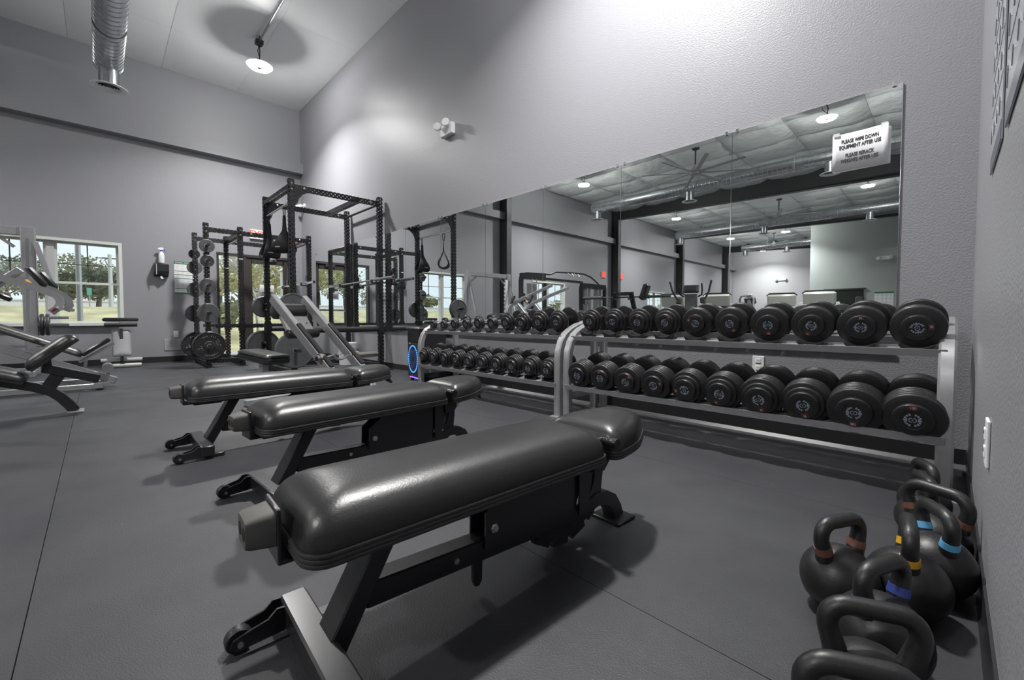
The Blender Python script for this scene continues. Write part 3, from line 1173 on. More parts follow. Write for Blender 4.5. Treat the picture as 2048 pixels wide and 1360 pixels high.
    for (z, k) in ((0.0, 1.0), (0.05, 0.86), (0.058, 0.78)):
        pass
    b = rrect(0.046, 0.036, 0.012, 4)
    n = len(b)
    for (yy, k) in ((0.240, 1.0), (0.196, 0.86), (0.188, 0.78)):
        m.v.extend([(p[0] * k, yy, 0.365 + p[1] * k) for p in b])
    for k in range(2):
        for i in range(n):
            j = (i + 1) % n
            m.f.append((k * n + i, k * n + j, k * n + n + j, k * n + n + i))
    m.f.append(tuple(range(2 * n, 3 * n)))
    m.f.append(tuple(range(n - 1, -1, -1)))
    bp = m.build('bumper', M_GREYRUB, t, 50)
    for s in (-1, 1):
        MB().lathe([(0.0, 0.1875), (0.0135, 0.1872), (0.0135, 0.190)], 16, 'Y', (s * 0.019, 0, 0.365), False).build('bumper_hole', M_DARK, bp)
    m = MB().box((0, 0.2445, 0.352), (0.104, 0.008, 0.115), None, 0.002)
    m.box((0, 0.275, 0.298), (0.104, 0.065, 0.008), None, 0.002)
    m.build('bumper_bracket', M_BLK, t)
    MB().box((0, 0.36, 0.300), (0.09, 0.14, 0.03), None, 0.004).build('front_mount', M_BLK, t)
    return t


b0 = make_bench(BLAB[0])
bt = tree(b0)
b0.location = (-0.985, 0.008, 0)
b0.rotation_euler = (0, 0, -0.05)
dup(b0, (-2.007, 0.188, 0), 0.061, BLAB[1], bt)
dup(b0, (-3.08, 0.095, 0), 0.0, BLAB[2], bt)


# ------------------------------------------------------------------ kettlebells
def kettlebell(loc, rz, r, band, label, big=1.0, lean=0.0):
    t = thing('kettlebell', label, 'kettlebell', loc, rz, 'kettlebells along the right wall')
    zc = r * 0.93
    prof = []
    for k in range(0, 15):
        a = radians(-64 + (90 + 64) * k / 14)
        prof.append((max(r * cos(a), 0.0005), zc + r * sin(a)))
    prof = [(r * 0.40, 0.0), (r * 0.47, 0.004)] + prof
    MB().lathe(prof, 32, 'Z').build('ball', M_KB, t, 60)
    g = 0.0175
    w = 0.068 * big
    zt = zc + r + 0.070 * big
    zl = zc + r * 0.70
    pts = [(-w * 0.78, 0, zl), (-w * 0.90, 0, zl + 0.03), (-w * 1.0, 0, zl + 0.055)]
    rr = 0.034 * big
    for k in range(7):
        a = radians(180 - 90 * k / 6)
        pts.append((-w + rr + rr * cos(a), 0, zt - rr + rr * sin(a)))
    for k in range(7):
        a = radians(90 - 90 * k / 6)
        pts.append((w - rr + rr * cos(a), 0, zt - rr + rr * sin(a)))
    pts += [(w * 1.0, 0, zl + 0.055), (w * 0.90, 0, zl + 0.03), (w * 0.78, 0, zl)]
    rad = [g * 1.25, g * 1.1, g] + [g] * 14 + [g, g * 1.1, g * 1.25]
    hd = MB().tube(pts, rad, 14, up=(0, 1, 0)).build('handle', M_KB, t, 60)
    if band:
        for s in (-1, 1):
            a = Vector((s * w * 0.850, 0, zl + 0.018))
            b = Vector((s * w * 0.925, 0, zl + 0.036))
            MB().tube([a, b], [g * 1.235, g * 1.16], 18).build('colour_band', band, hd)
    return t


K_BR = mat('band_brown', (0.13, 0.052, 0.035), 0.45)
K_LB = mat('band_light_blue', (0.10, 0.34, 0.58), 0.45)
K_YE = mat('band_yellow', (0.55, 0.30, 0.02), 0.45)
K_DB = mat('band_dark_blue', (0.030, 0.050, 0.24), 0.45)
K_OR = mat('band_orange', (0.55, 0.16, 0.02), 0.45)
kettlebell((-0.190, 1.425, 0), radians(62), 0.090, K_BR, 'black kettlebell with brown bands standing alone, left of the group')
kettlebell((-0.088, 1.235, 0), radians(66), 0.090, K_DB, 'black kettlebell with dark blue bands', 1.0)
kettlebell((-0.060, 1.530, 0), radians(96), 0.090, K_YE, 'black kettlebell with yellow bands', 1.0)
kettlebell((-0.010, 1.705, 0), radians(118), 0.090, K_LB, 'black kettlebell with light blue bands against the right wall')
kettlebell((-0.012, 1.905, 0), radians(152), 0.085, K_BR, 'black kettlebell with brown bands and wide handle against the right wall', 1.15)
kettlebell((-0.045, 2.095, 0), radians(110), 0.080, None, 'plain black kettlebell, second from the dumbbell rack', 0.95)
kettlebell((-0.050, 2.290, 0), radians(115), 0.080, None, 'plain black kettlebell nearest the dumbbell rack', 0.95)
kettlebell((-0.085, 1.030, 0), radians(25), 0.088, None, 'black kettlebell second nearest the camera, without a visible band', 1.05)
kettlebell((-0.082, 0.835, 0), radians(28), 0.088, K_OR, 'black kettlebell with orange band nearest the camera, cut by the frame', 1.1)


# ------------------------------------------------------------------ power racks
UPW = 0.073


def bolt_at(p, axis, parent, r=0.013):
    m = MB()
    ln = 0.012
    d = {'X': Vector((ln, 0, 0)), 'Y': Vector((0, -ln, 0)), 'x': Vector((-ln, 0, 0))}[axis]
    m.tube([Vector(p), Vector(p) + d * .4, Vector(p) + d], [r, r, r * .55], 8)
    m.build('bolt', M_BOLT, parent)


def rig(name, label, loc, x0, x1, ya, yb, h, storage=None, high=False):
    t = thing(name, label, 'power rack', loc, 0, 'black power racks')
    hw = UPW / 2
    posts = [(x0, ya), (x0, yb), (x1, ya), (x1, yb)]
    if storage is not None:
        posts += [(x0, storage), (x1, storage)]
    for (x, y) in posts:
        perf_bar(MB(), (x, y, 0.008), (x, y, h), UPW).build('upright', M_RIG, t, 30)
        MB().box((x, y, 0.004), (0.15, 0.13, 0.008)).build('foot_plate', M_RIG, t)
    # top beams along y (front and back) and x
    zt = h - 0.10
    bw = UPW * 0.95
    ys = ([storage] if storage is not None else []) + [ya, yb]
    for x in (x0, x1):
        for a, b in zip(ys[:-1], ys[1:]):
            perf_bar(MB(), (x, a + hw, zt), (x, b - hw, zt), bw, up=(0, 0, 1)).build('crossbeam', M_RIG, t, 30)
        for y in ys:
            bolt_at((x + hw, y, h - 0.06), 'X', t)
            bolt_at((x + hw, y, h - 0.135), 'X', t)
        bolt_at((x + hw, ya + 0.16, zt), 'X', t, 0.016)
        bolt_at((x + hw, yb - 0.16, zt), 'X', t, 0.016)
    for y in ((ya, yb) if not high else (ya,)):
        perf_bar(MB(), (x1 + hw, y, zt), (x0 - hw, y, zt), bw, up=(0, 0, 1)).build('crossbeam', M_RIG, t, 30)
    if high:
        perf_bar(MB(), (x1 + hw, yb - 0.33, zt), (x0 - hw, yb - 0.33, zt), bw, up=(0, 0, 1)).build('crossbeam', M_RIG, t, 30)
        MB().cyl((x1 + hw, yb, zt + 0.0), (x0 - hw, yb, zt + 0.0), 0.017, 12).build('pull_up_bar', M_RIG, t)
        MB().cyl((x1 + hw, ya, zt - 0.20), (x0 - hw, ya, zt - 0.20), 0.016, 12).build('pull_up_bar', M_CHROME, t)
        for x in (x0, x1):
            poly = [(ya + hw, zt - bw / 2), (ya + hw, zt - 0.25)]
            poly += [(ya + hw + 0.24 - 0.21 * cos(radians(a)), zt - 0.25 + 0.215 * sin(radians(a))) for a in (10, 30, 50, 70, 90)]
            poly += [(ya + hw + 0.25, zt - bw / 2)]
            MB().prism(poly, x - 0.006 + hw * .9, x + hw * .9).build('gusset', M_RIG, t)
    else:
        MB().cyl((x1 + hw, ya + 0.02, zt - 0.06), (x0 - hw, ya + 0.02, zt - 0.06), 0.016, 12).build('pull_up_bar', M_CHROME, t)
        MB().cyl((x1 + hw, yb - 0.02, zt - 0.02), (x0 - hw, yb - 0.02, zt - 0.02), 0.016, 12).build('pull_up_bar', M_CHROME, t)
    # base tubes
    for x in (x0, x1):
        if storage is not None:
            perf_bar(MB(), (x, storage + hw, 0.10), (x, ya - hw, 0.10), bw, up=(0, 0, 1)).build('base_tube', M_RIG, t, 30)
    perf_bar(MB(), (x1, ya + hw, 0.05), (x1, yb - hw, 0.05), bw, up=(0, 0, 1)).build('base_tube', M_RIG, t, 30)
    for y in ys:
        perf_bar(MB(), (x1 + hw, y, 0.05), (x0 - hw, y, 0.05), bw * .9, up=(0, 0, 1)).build('base_tube', M_RIG, t, 30)
    # safety spotter arms front and back
    for x in (x0, x1):
        if high:
            MB().cyl((x, ya + hw, 0.625), (x, yb - hw, 0.625), 0.040, 14).build('safety_tube', M_RIG, t)
        else:
            perf_bar(MB(), (x, ya + hw, 0.66), (x, yb - hw, 0.66), 0.06, up=(0, 0, 1)).build('safety_arm', M_RIG, t, 30)
            if storage is not None:
                perf_bar(MB(), (x, storage + 0.10, 0.66), (x, ya - hw, 0.66), 0.05, up=(0, 0, 1)).build('safety_arm', M_RIG, t, 30)
        for y in (ya, yb):
            MB().box((x, y, 0.65), (UPW + 0.016, UPW + 0.016, 0.14)).build('safety_bracket', M_RIG, t)
    return t


def hooks(t, xs, y, z, loc):
    for x in xs:
        m = MB()
        m.box((x, y + 0.045, z + 0.05), (UPW + 0.014, 0.014, 0.20))
        m.box((x, y + 0.0, z - 0.035), (0.05, 0.10, 0.02))
        m.box((x, y - 0.05, z - 0.015), (0.05, 0.016, 0.06))
        m.build('bar_hook', M_RIG, t)


tall = rig('power_rack', 'tall black power rack with hanging ab straps, nearest the mirrors', (0, 0, 0), -6.2, -7.4, 1.90, 3.17, 2.655, None, True)
short = rig('power_rack', 'lower black power rack with plate storage posts, in front of the glass door', (0, 0, 0), -8.3, -9.4, 1.74, 2.83, 2.31, 1.27)
hooks(tall, (-6.2, -7.4), 3.08, 1.37, None)
hooks(short, (-8.3, -9.4), 2.74, 1.43, None)
# pale number bands on the uprights
for (x, y, z) in ((-8.3, 1.74, 1.78), (-9.4, 1.74, 1.72)):
    MB().box((x + UPW / 2 + 0.001, y, z), (0.001, 0.055, 0.016)).build('number_band', M_WHITE, short)
# storage pegs and their plates
PEG = mat('peg_black', (0.02, 0.02, 0.02), 0.4)


def peg(t, x, y, z, s, ln):
    m = MB().cyl((x + s * UPW / 2, y, z), (x + s * (UPW / 2 + ln), y, z), 0.022, 14)
    m.cyl((x + s * (UPW / 2 + ln - 0.002), y, z), (x + s * (UPW / 2 + ln + 0.010), y, z), 0.024, 14)
    m.box((x + s * (UPW / 2 + 0.004), y, z), (0.008, UPW, 0.12))
    m.build('plate_peg', PEG, t)
    if s < 0:
        for dz in (-0.045, 0.045):
            bolt_at((x + UPW / 2, y, z + dz), 'X', t, 0.012)


def plate(x, y, z, r, w, m, label, s=1, letters=None, ribs=True, group='weight plates on the rack posts'):
    """weight plate with its face along s*x"""
    t = thing('weight_plate', label, 'weight plate', (x, y, z), 0 if s > 0 else pi, group)
    e = w * 0.22
    prof = [(0.028, 0.0), (r - e, 0.0), (r, e), (r, w - e), (r - e, w), (r * 0.90, w), (r * 0.88, w * 0.72), (r * 0.34, w * 0.72), (r * 0.30, w * 0.95), (0.028, w * 0.95)]
    if not ribs:
        prof = [(0.028, 0.0), (r - e, 0.0), (r, e), (r, w - e), (r - e, w), (0.028, w)]
    MB().lathe(prof, 40, 'X', cap=False).build('disc', m, t, 30)
    MB().lathe([(0.026, -0.001), (0.034, -0.001), (0.034, w + 0.001), (0.026, w + 0.001)], 20, 'X', cap=False).build('hub_ring', M_STEEL_S, t)
    if ribs:
        for a in (90, 210, 330):
            q = MB().box((w * 0.80, 0, r * 0.60), (w * 0.2, r * 0.07, r * 0.54))
            q.xf(Matrix.Rotation(radians(a - 90), 4, 'X'))
            q.build('rib', m, t)
    if letters:
        for (txt, a, rad, sz) in letters:
            n = len(txt)
            for i, chx in enumerate(txt):
                if chx == ' ':
                    continue
                aa = radians(a) - (i - (n - 1) / 2) * sz * 0.95 / rad
                o = put('raised_letter', text_mesh(chx, round(sz, 4), M_DIG), t)
                # local frame: face along +x, up along radius
                up = Vector((0, cos(aa), sin(aa)))
                rt = up.cross(Vector((1, 0, 0)))
                o.matrix_local = Matrix(((rt.x, up.x, 1, w * 0.76), (rt.y, up.y, 0, up.y * rad), (rt.z, up.z, 0, up.z * rad), (0, 0, 0, 1)))
                if not ribs:
                    o.location.x = w + 0.001
    return t


hw = UPW / 2
SX, BX, SY = -8.3, -9.4, 1.27
near = [(1.94, 0.105, 'small grey weight plate, topmost on the near storage post'),
        (1.70, 0.095, 'small grey weight plate, second from the top on the near storage post'),
        (1.31, 0.113, 'small dark weight plate, third from the top on the near storage post'),
        (0.875, 0.152, 'middle-sized grey weight plate, fourth down on the near storage post')]
for i, (z, r, lab) in enumerate(near):
    peg(short, SX, SY, z, 1, 0.17)
    plate(SX + hw + 0.012, SY, z, r, 0.028, M_PLATE, lab, 1, None, i == 1)
far = [(1.94, 0.085, 'tiny black weight plate, topmost on the far storage post'),
       (1.70, 0.115, 'small grey weight plate, second down on the far storage post'),
       (1.31, 0.125, 'small grey weight plate, third down on the far storage post'),
       (0.88, 0.155, 'middle-sized black weight plate, fourth down on the far storage post')]
for i, (z, r, lab) in enumerate(far):
    peg(short, BX, SY, z, -1, 0.17)
    plate(BX - hw - 0.012 - 0.026, SY, z, r, 0.026, M_PLATEB if i in (0, 3) else M_PLATE, lab, 1, None, i == 0)
WORD = [('BARBELL', 90, 0.155, 0.030), ('STANDARD', -78, 0.155, 0.026), ('45', 205, 0.145, 0.036), ('LBS', 200, 0.105, 0.030), ('20.4', 22, 0.145, 0.032), ('KGS', 20, 0.108, 0.028)]
peg(short, SX, SY, 0.352, 1, 0.17)
plate(SX + hw + 0.012, SY, 0.352, 0.228, 0.045, M_PLATEB, 'large black 45 lb plate with white lettering low on the near storage post', 1,
      WORD)
peg(short, BX, SY, 0.32, -1, 0.17)
plate(BX - hw - 0.06, SY, 0.32, 0.228, 0.045, M_PLATEB, 'large black 45 lb plate with white lettering low on the far storage post', 1,
      WORD)
PX, QX, PY = -6.2, -7.4, 1.90
peg(tall, PX, PY - 0.03, 0.955, 1, 0.20)
plate(PX + hw + 0.010, PY - 0.03, 0.955, 0.172, 0.04, M_PLATE, 'inner middle-sized grey plate on the near left post of the tall rack', 1)
plate(PX + hw + 0.054, PY - 0.03, 0.955, 0.172, 0.035, M_PLATE, 'outer middle-sized grey plate on the near left post of the tall rack', 1)
peg(tall, PX, PY - 0.02, 0.365, 1, 0.26)
plate(PX + hw + 0.010, PY - 0.02, 0.365, 0.236, 0.045, M_PLATE, 'inner large grey plate at the foot of the near left post of the tall rack', 1)
plate(PX + hw + 0.058, PY - 0.02, 0.365, 0.242, 0.045, M_PLATE, 'outer large grey plate, plain faced, low on the near left tall rack post', 1, None, False)
peg(tall, QX, PY - 0.03, 0.97, -1, 0.20)
plate(QX - hw - 0.05, PY - 0.03, 0.97, 0.165, 0.04, M_PLATE, 'inner middle-sized grey plate on the far left post of the tall rack', 1)
plate(QX - hw - 0.094, PY - 0.03, 0.97, 0.165, 0.04, M_PLATE, 'outer middle-sized grey plate on the far left post of the tall rack', 1)
peg(tall, QX, PY - 0.05, 0.366, -1, 0.20)
plate(QX - hw - 0.055, PY - 0.05, 0.366, 0.236, 0.045, M_PLATE, 'inner large grey plate at the foot of the far left post of the tall rack', 1)
plate(QX - hw - 0.103, PY - 0.05, 0.366, 0.236, 0.045, M_PLATE, 'outer large grey plate at the foot of the far left post of the tall rack', 1)


def barbell(a, b, label, sl=0.42, rs=0.0245, mt=None):
    """bar from a to b with rotating sleeves"""
    a, b = Vector(a), Vector(b)
    d = (b - a).normalized()
    t = thing('barbell', label, 'barbell', (a + b) / 2, 0, 'barbells')
    c = (a + b) / 2
    mt = mt or M_CHROME
    MB().cyl(a - c + d * sl, b - c - d * sl, 0.014, 12).build('shaft', mt, t)
    for p, s in ((a - c, 1), (b - c, -1)):
        m = MB().tube([p, p + d * s * (sl - 0.03), p + d * s * (sl - 0.03), p + d * s * sl], [rs, rs, rs * 1.5, rs * 1.5], 16)
        m.build('sleeve', mt, t)
        MB().cyl(p - d * s * 0.003, p + d * s * 0.01, rs * 0.72, 14).build('end_ring', M_DARK, t)
    return t


barbell((-7.95, 3.075, 1.372), (-5.62, 3.075, 1.387), 'chrome barbell racked on the tall power rack beside the mirror', 0.50)
barbell((-9.84, 2.735, 1.43), (-7.78, 2.735, 1.43), 'chrome barbell racked on the lower power rack at the glass door', 0.40)


# ------------------------------------------------------------------ hanging ab straps
M_STRAP = mat('strap_nylon', (0.020, 0.020, 0.022), 0.75, bump=0.3, bscale=300, bdist=0.002)


def strap(x, label, rz):
    zb = 2.34
    t = thing('ab_strap', label, 'exercise strap', (x, 1.90, zb), rz, 'ab straps hanging from the tall rack')
    ring = []
    for k in range(24):
        a = 2 * pi * k / 24
        ring.append((0.020 * cos(a) * (1.0), 0, -0.045 + (0.062 if sin(a) > 0 else 0.085) * sin(a)))
    MB().tube(ring, 0.006, 8, closed=True, up=(0, 1, 0)).build('carabiner', M_DARK, t)
    # webbing neck then padded sling opening downwards: front and back panels joined at the foot
    prof = [(-0.13, 0.022, 0.004), (-0.22, 0.024, 0.006), (-0.32, 0.030, 0.010), (-0.42, 0.060, 0.055), (-0.50, 0.095, 0.095), (-0.57, 0.115, 0.108),
            (-0.61, 0.118, 0.090), (-0.635, 0.115, 0.045), (-0.640, 0.112, 0.0)]
    for s in (1, -1):
        m = MB()
        n = 7
        for (z, w, off) in prof:
            for i in range(n):
                u = -1 + 2 * i / (n - 1)
                m.v.append((s * off + 0.0, u * w, z))
            for i in range(n):
                u = -1 + 2 * i / (n - 1)
                m.v.append((s * max(off - 0.026, -0.004), u * w * .97, z + 0.014))
        for k in range(len(prof) - 1):
            o = k * 2 * n
            for i in range(n - 1):
                m.f.append((o + i, o + i + 1, o + 2 * n + i + 1, o + 2 * n + i))
                m.f.append((o + n + i, o + n + i + 1, o + 3 * n + i + 1, o + 3 * n + i))
            m.f.append((o, o + n, o + 3 * n, o + 2 * n))
            m.f.append((o + n - 1, o + 2 * n - 1, o + 4 * n - 1, o + 3 * n - 1))
        m.build('sling', M_STRAP, t, 60)
    MB().box((0.113, -0.03, -0.565), (0.002, 0.07, 0.014)).build('stitched_patch', M_LGREY, t)
    return t


strap(-7.22, 'black padded ab strap on the pull-up bar, farther of the two', 0.10)
strap(-6.50, 'black padded ab strap on the pull-up bar, nearer of the two', -0.9)

# ------------------------------------------------------------------ preacher curl bench with EZ bar
pt = thing('preacher_bench', 'silver-framed preacher curl bench with black arm roll behind the flat benches', 'bench', (-4.78, 1.45, 0), radians(13))
for s in (-1, 1):
    MB().span((-0.05, s * 0.165, 1.00), (1.02, s * 0.165, 0.22), 0.055, 0.095, (0, 0, 1), 0.008).build('side_rail', M_STEEL_S, pt)
    MB().span((0.40, s * 0.165, 0.735), (0.92, s * 0.165, 0.355), 0.045, 0.035, (0, 0, 1), 0.006).build('bar_catch', M_BLK, pt)
    MB().span((1.00, s * 0.165, 0.25), (1.12, s * 0.165, 0.03), 0.05, 0.06, (0, 1, 0), 0.006).build('rear_leg', M_STEEL_S, pt)
MB().box((1.13, 0, 0.03), (0.06, 0.62, 0.05), None, 0.006).build('rear_base', M_STEEL_S, pt)
m = MB().lathe([(0.060, -0.165), (0.078, -0.155), (0.080, -0.14), (0.080, 0.14), (0.078, 0.155), (0.060, 0.165)], 24, 'Y')
m.xf(Matrix.Translation((-0.03, -0.01, 0.862)))
m.build('arm_roll', M_VINYL, pt)
m = MB().box((0, 0, 0), (0.26, 0.30, 0.012), None, 0.003)
m.xf(Matrix.Translation((0.07, 0, 0.76)) @ Matrix.Rotation(radians(48), 4, 'Y'))
pl_ = m.build('pad_plate', M_STEEL_S, pt)
for s in (-1, 1):
    MB().cyl((0.10, s * 0.10, 0.745), (0.115, s * 0.10, 0.755), 0.010, 8).build('bolt', M_BOLT, pt)
m = MB().lathe([(0.035, -0.165), (0.045, -0.155), (0.047, -0.14), (0.047, 0.14), (0.045, 0.155), (0.035, 0.165)], 20, 'Y')
m.xf(Matrix.Translation((0.20, 0, 0.635)))
m.build('lower_roll', M_VINYL, pt)
m = pad_mesh(rrect(0.30, 0.13, 0.03, 4), ((-0.18, 0), (0.18, 0)), 0.035, 0.0)
m.xf(Matrix.Translation((-0.34, -0.12, 0.405)) @ Matrix.Rotation(radians(4), 4, 'Y'))
sp = m.build('seat_pad', M_VINYL, pt, 60)
m = MB().box((0, 0, 0), (0.60, 0.26, 0.075), None, 0.02)
m.xf(Matrix.Translation((-0.34, -0.12, 0.372)) @ Matrix.Rotation(radians(4), 4, 'Y'))
m.build('seat_board', M_VINYL, pt)
MB().box((-0.34, -0.12, 0.195), (0.07, 0.07, 0.31), None, 0.006).build('seat_post', M_STEEL_S, pt)
MB().box((0.25, -0.12, 0.05), (1.74, 0.06, 0.06), None, 0.006).build('base_beam', M_STEEL_S, pt)
MB().box((-0.62, -0.12, 0.03), (0.07, 0.44, 0.05), None, 0.006).build('front_base', M_STEEL_S, pt)
MB().box((0.28, -0.34, 0.03), (0.07, 0.52, 0.06), None, 0.006).build('side_base', M_STEEL_S, pt)

ez = thing('curl_bar', 'zigzag chrome curl bar resting across the preacher bench rails', 'barbell', (-4.02, 1.63, 0.425), radians(13))
pts = [(0, -0.20, 0), (0, -0.14, 0), (0.045, -0.09, 0.025), (0.0, -0.02, -0.02), (0.0, 0.03, -0.02), (0.045, 0.09, 0.02), (0, 0.15, 0), (0, 0.20, 0)]
MB().tube(pts, 0.013, 10).build('bent_shaft', M_CHROME, ez)
M_BRASS = mat('worn_sleeve', (0.52, 0.49, 0.46), 0.3, 1.0)
for s, e in ((-1, 0.23), (1, 0.44)):
    MB().tube([(0, s * 0.17, 0), (0, s * 0.21, 0), (0, s * 0.21, 0), (0, s * e, 0)], [0.045, 0.045, 0.029, 0.029], 16).build('sleeve', M_BRASS, ez)
    MB().cyl((0, s * (e - 0.003), 0), (0, s * (e + 0.003), 0), 0.021, 14).build('end_ring', M_DARK, ez)

# ------------------------------------------------------------------ black decline bench, left edge
bk = thing('decline_bench', 'black curved-leg decline bench at the left edge of the view', 'bench', (-5.15, 0, 0), 0)
pts = [(0, -1.55, 0.66), (0, -1.0, 0.46), (0, -0.55, 0.292), (0, -0.38, 0.235), (0, -0.29, 0.19), (0, -0.235, 0.135), (0, -0.19, 0.07), (0, -0.155, 0.01)]
MB().tube(pts, 1.0, sect=[(0.03, -0.035), (0.03, 0.035), (-0.03, 0.035), (-0.03, -0.035)], up=(0, 0, 1)).build('main_rail', M_BLK, bk)
MB().box((0, -0.15, 0.006), (0.16, 0.10, 0.012), None, 0.003).build('foot_plate', M_STEEL_S, bk)
MB().span((0, -1.50, 0.62), (0, -1.62, 0.02), 0.06, 0.07, (0, 1, 0)).build('rear_leg', M_BLK, bk)
MB().box((0, -1.63, 0.02), (0.4, 0.07, 0.04), None, 0.006).build('rear_base', M_BLK, bk)
m = pad_mesh(rrect(0.14, 0.50, 0.05, 5), ((0, -0.36), (0, 0.36)), 0.07, 0.0)
m.box((0, 0, -0.012), (0.27, 0.98, 0.024))
m.xf(Matrix.Translation((0, -0.885, 0.465)) @ Matrix.Rotation(radians(-20.5), 4, 'X'))
m.build('back_pad', M_VINYL, bk, 60)
m = pad_mesh(rrect(0.14, 0.19, 0.05, 5), ((0, -0.05), (0, 0.05)), 0.075, 0.0)
m.box((0, 0, -0.012), (0.27, 0.36, 0.024))
m.xf(Matrix.Translation((0, -0.262, 0.505)) @ Matrix.Rotation(radians(42), 4, 'X'))
m.build('seat_pad', M_VINYL, bk, 60)
MB().span((0, -0.33, 0.385), (0, 0.0, 0.265), 0.06, 0.07, (0, 0, 1), 0.004).build('leg_beam', M_BLK, bk)
MB().span((0, -0.225, 0.36), (0, -0.32, 0.19), 0.05, 0.09, (0, 1, 0), 0.004).build('support', M_BLK, bk)
MB().span((0, -0.31, 0.47), (0, -0.30, 0.38), 0.05, 0.05, (0, 1, 0)).build('pad_bracket', M_BLK, bk)

# ------------------------------------------------------------------ plate-loaded incline row machine
hk = thing('row_machine', 'silver plate-loaded incline machine with long black chest pad beside the window', 'machine', (-6.8, 0, 0), 0)
for xo in (-0.35, 0.25):
    MB().box((xo, -0.82, 0.045), (0.06, 1.70, 0.06), None, 0.006).build('base_rail', M_STEEL_S, hk)
for yy in (-1.6, -0.9, 0.0):
    MB().box((-0.05, yy, 0.045), (0.54, 0.06, 0.055), None, 0.006).build('base_cross', M_STEEL_S, hk)
MB().span((0, 0.14, 0.06), (0, -1.72, 0.97), 0.06, 0.08, (0, 0, 1), 0.006).build('incline_beam', M_STEEL_S, hk)
MB().span((0, -1.5, 0.07), (0, -1.52, 0.85), 0.06, 0.07, (0, 1, 0)).build('rear_post', M_STEEL_S, hk)
m = pad_mesh(rrect(0.12, 0.76, 0.05, 5), ((0, -0.64), (0, 0.64)), 0.075, 0.0)
m.xf(Matrix.Translation((0, -0.82, 0.70)) @ Matrix.Rotation(radians(-27), 4, 'X'))
m.build('chest_pad', M_VINYL, hk, 60)
m = MB().box((0, 0, 0), (0.22, 0.29, 0.045), None, 0.012)
m.xf(Matrix.Translation((0, -0.02, 0.468)) @ Matrix.Rotation(radians(37), 4, 'X'))
m.build('knee_pad', M_VINYL, hk)
MB().span((0, -0.16, 0.30), (0, 0.13, 0.50), 0.04, 0.03).build('knee_bracket', M_STEEL_S, hk)
MB().span((0, -0.12, 0.20), (0, -0.10, 0.34), 0.03, 0.03, (0, 1, 0)).build('knee_stem', M_CHROME, hk)
m = MB().cyl((-0.02, 0.07, 0.23), (0.26, 0.07, 0.23), 0.05, 18)
m.build('foot_roller', M_CHROME, hk)
MB().box((0.12, 0.07, 0.13), (0.03, 0.03, 0.16)).build('roller_stem', M_STEEL_S, hk)
ARMS = (((0.30, -1.75, 1.53), (0.30, -0.674, 1.191), (0.30, -0.481, 1.118), (0.30, -0.366, 1.062), (0.30, -0.311, 1.035), (0.30, -0.280, 0.996), (0.30, -0.274, 0.951), (0.30, -0.293, 0.899), (0.30, -0.345, 0.850)),
        ((-0.22, -1.75, 1.62), (-0.22, -0.727, 1.265), (-0.22, -0.353, 1.108), (-0.22, -0.270, 1.052), (-0.22, -0.230, 1.0), (-0.22, -0.220, 0.943), (-0.22, -0.255, 0.874)))
for k, (xo, dy) in enumerate(((0.30, 0.0), (-0.22, 0.05))):
    MB().tube(ARMS[k], 1.0, sect=[(0.032, -0.035), (0.032, 0.035), (-0.032, 0.035), (-0.032, -0.035)], up=(1, 0, 0)).build('lever_arm', M_STEEL_S, hk)
    MB().span((xo, -0.50 + dy, 1.31), (xo, -0.37 + dy, 1.12), 0.06, 0.06, (0, 1, 0), 0.02).build('hand_grip', M_RUB, hk)
    MB().cyl((xo, -0.30 + dy, 0.90), (xo + 0.25 * (1 if k == 0 else -1), -0.26 + dy, 0.89), 0.022, 12).build('plate_peg', M_CHROME, hk)
MB().span((0.3365, -0.305, 0.893), (0.3365, -0.338, 0.860), 0.003, 0.022, (0, 0, 1)).build('warning_label', M_RED, hk)
MB().span((0.05, -1.05, 0.80), (0.05, -0.56, 1.30), 0.06, 0.07, (0, 0, 1), 0.005).build('adjust_arm', M_STEEL_S, hk)
MB().span((0.10, -0.95, 0.93), (0.10, -0.60, 1.26), 0.03, 0.03, (0, 0, 1)).build('adjust_rod', M_CHROME, hk)
MB().box((0.05, -0.70, 1.02), (0.10, 0.16, 0.05), Matrix.Rotation(radians(-30), 3, 'X'), 0.01).build('catch_block', M_BLK, hk)
MB().cyl((0.10, -0.52, 1.18), (0.16, -0.49, 1.14), 0.02, 10).build('yellow_pin', mat('pin_yellow', (0.5, 0.28, 0.05), 0.4), hk)

# ------------------------------------------------------------------ angled smith machine (silver), left of the window; mostly seen in the mirror
sm = thing('smith_machine', 'tall silver angled smith machine standing against the window', 'machine', (-9.05, 0, 0), 0)
for yy in (-0.67, -2.15):
    MB().box((0, yy, 1.035), (0.14, 0.14, 2.07), None, 0.008).build('post', M_STEEL_S, sm)
    MB().box((0.18, yy, 0.04), (0.70, 0.10, 0.08), None, 0.008).build('base_foot', M_STEEL_S, sm)
    MB().span((0.03, yy + (0.10 if yy > -1 else -0.10) * 0, 1.95), (0.62, yy, 0.10), 0.05, 0.03, (0, 1, 0)).build('guide_rod', M_CHROME, sm)
    m = MB()
    s = 1 if yy < -1 else -1
    m.box((0.08, yy + s * 0.11, 1.15), (0.012, 0.09, 1.50))
    for k in range(12):
        m.span((0.08, yy + s * 0.15, 0.50 + k * 0.115), (0.08, yy + s * 0.21, 0.55 + k * 0.115), 0.012, 0.03, (0, 0, 1))
    if s > 0:
        m.build('catch_strip', M_WHITE, sm)
MB().box((0, -1.41, 2.0), (0.10, 1.35, 0.12), None, 0.008).build('top_beam', M_STEEL_S, sm)
MB().box((0, -1.41, 0.05), (0.08, 1.35, 0.08), None, 0.008).build('bottom_beam', M_STEEL_S, sm)
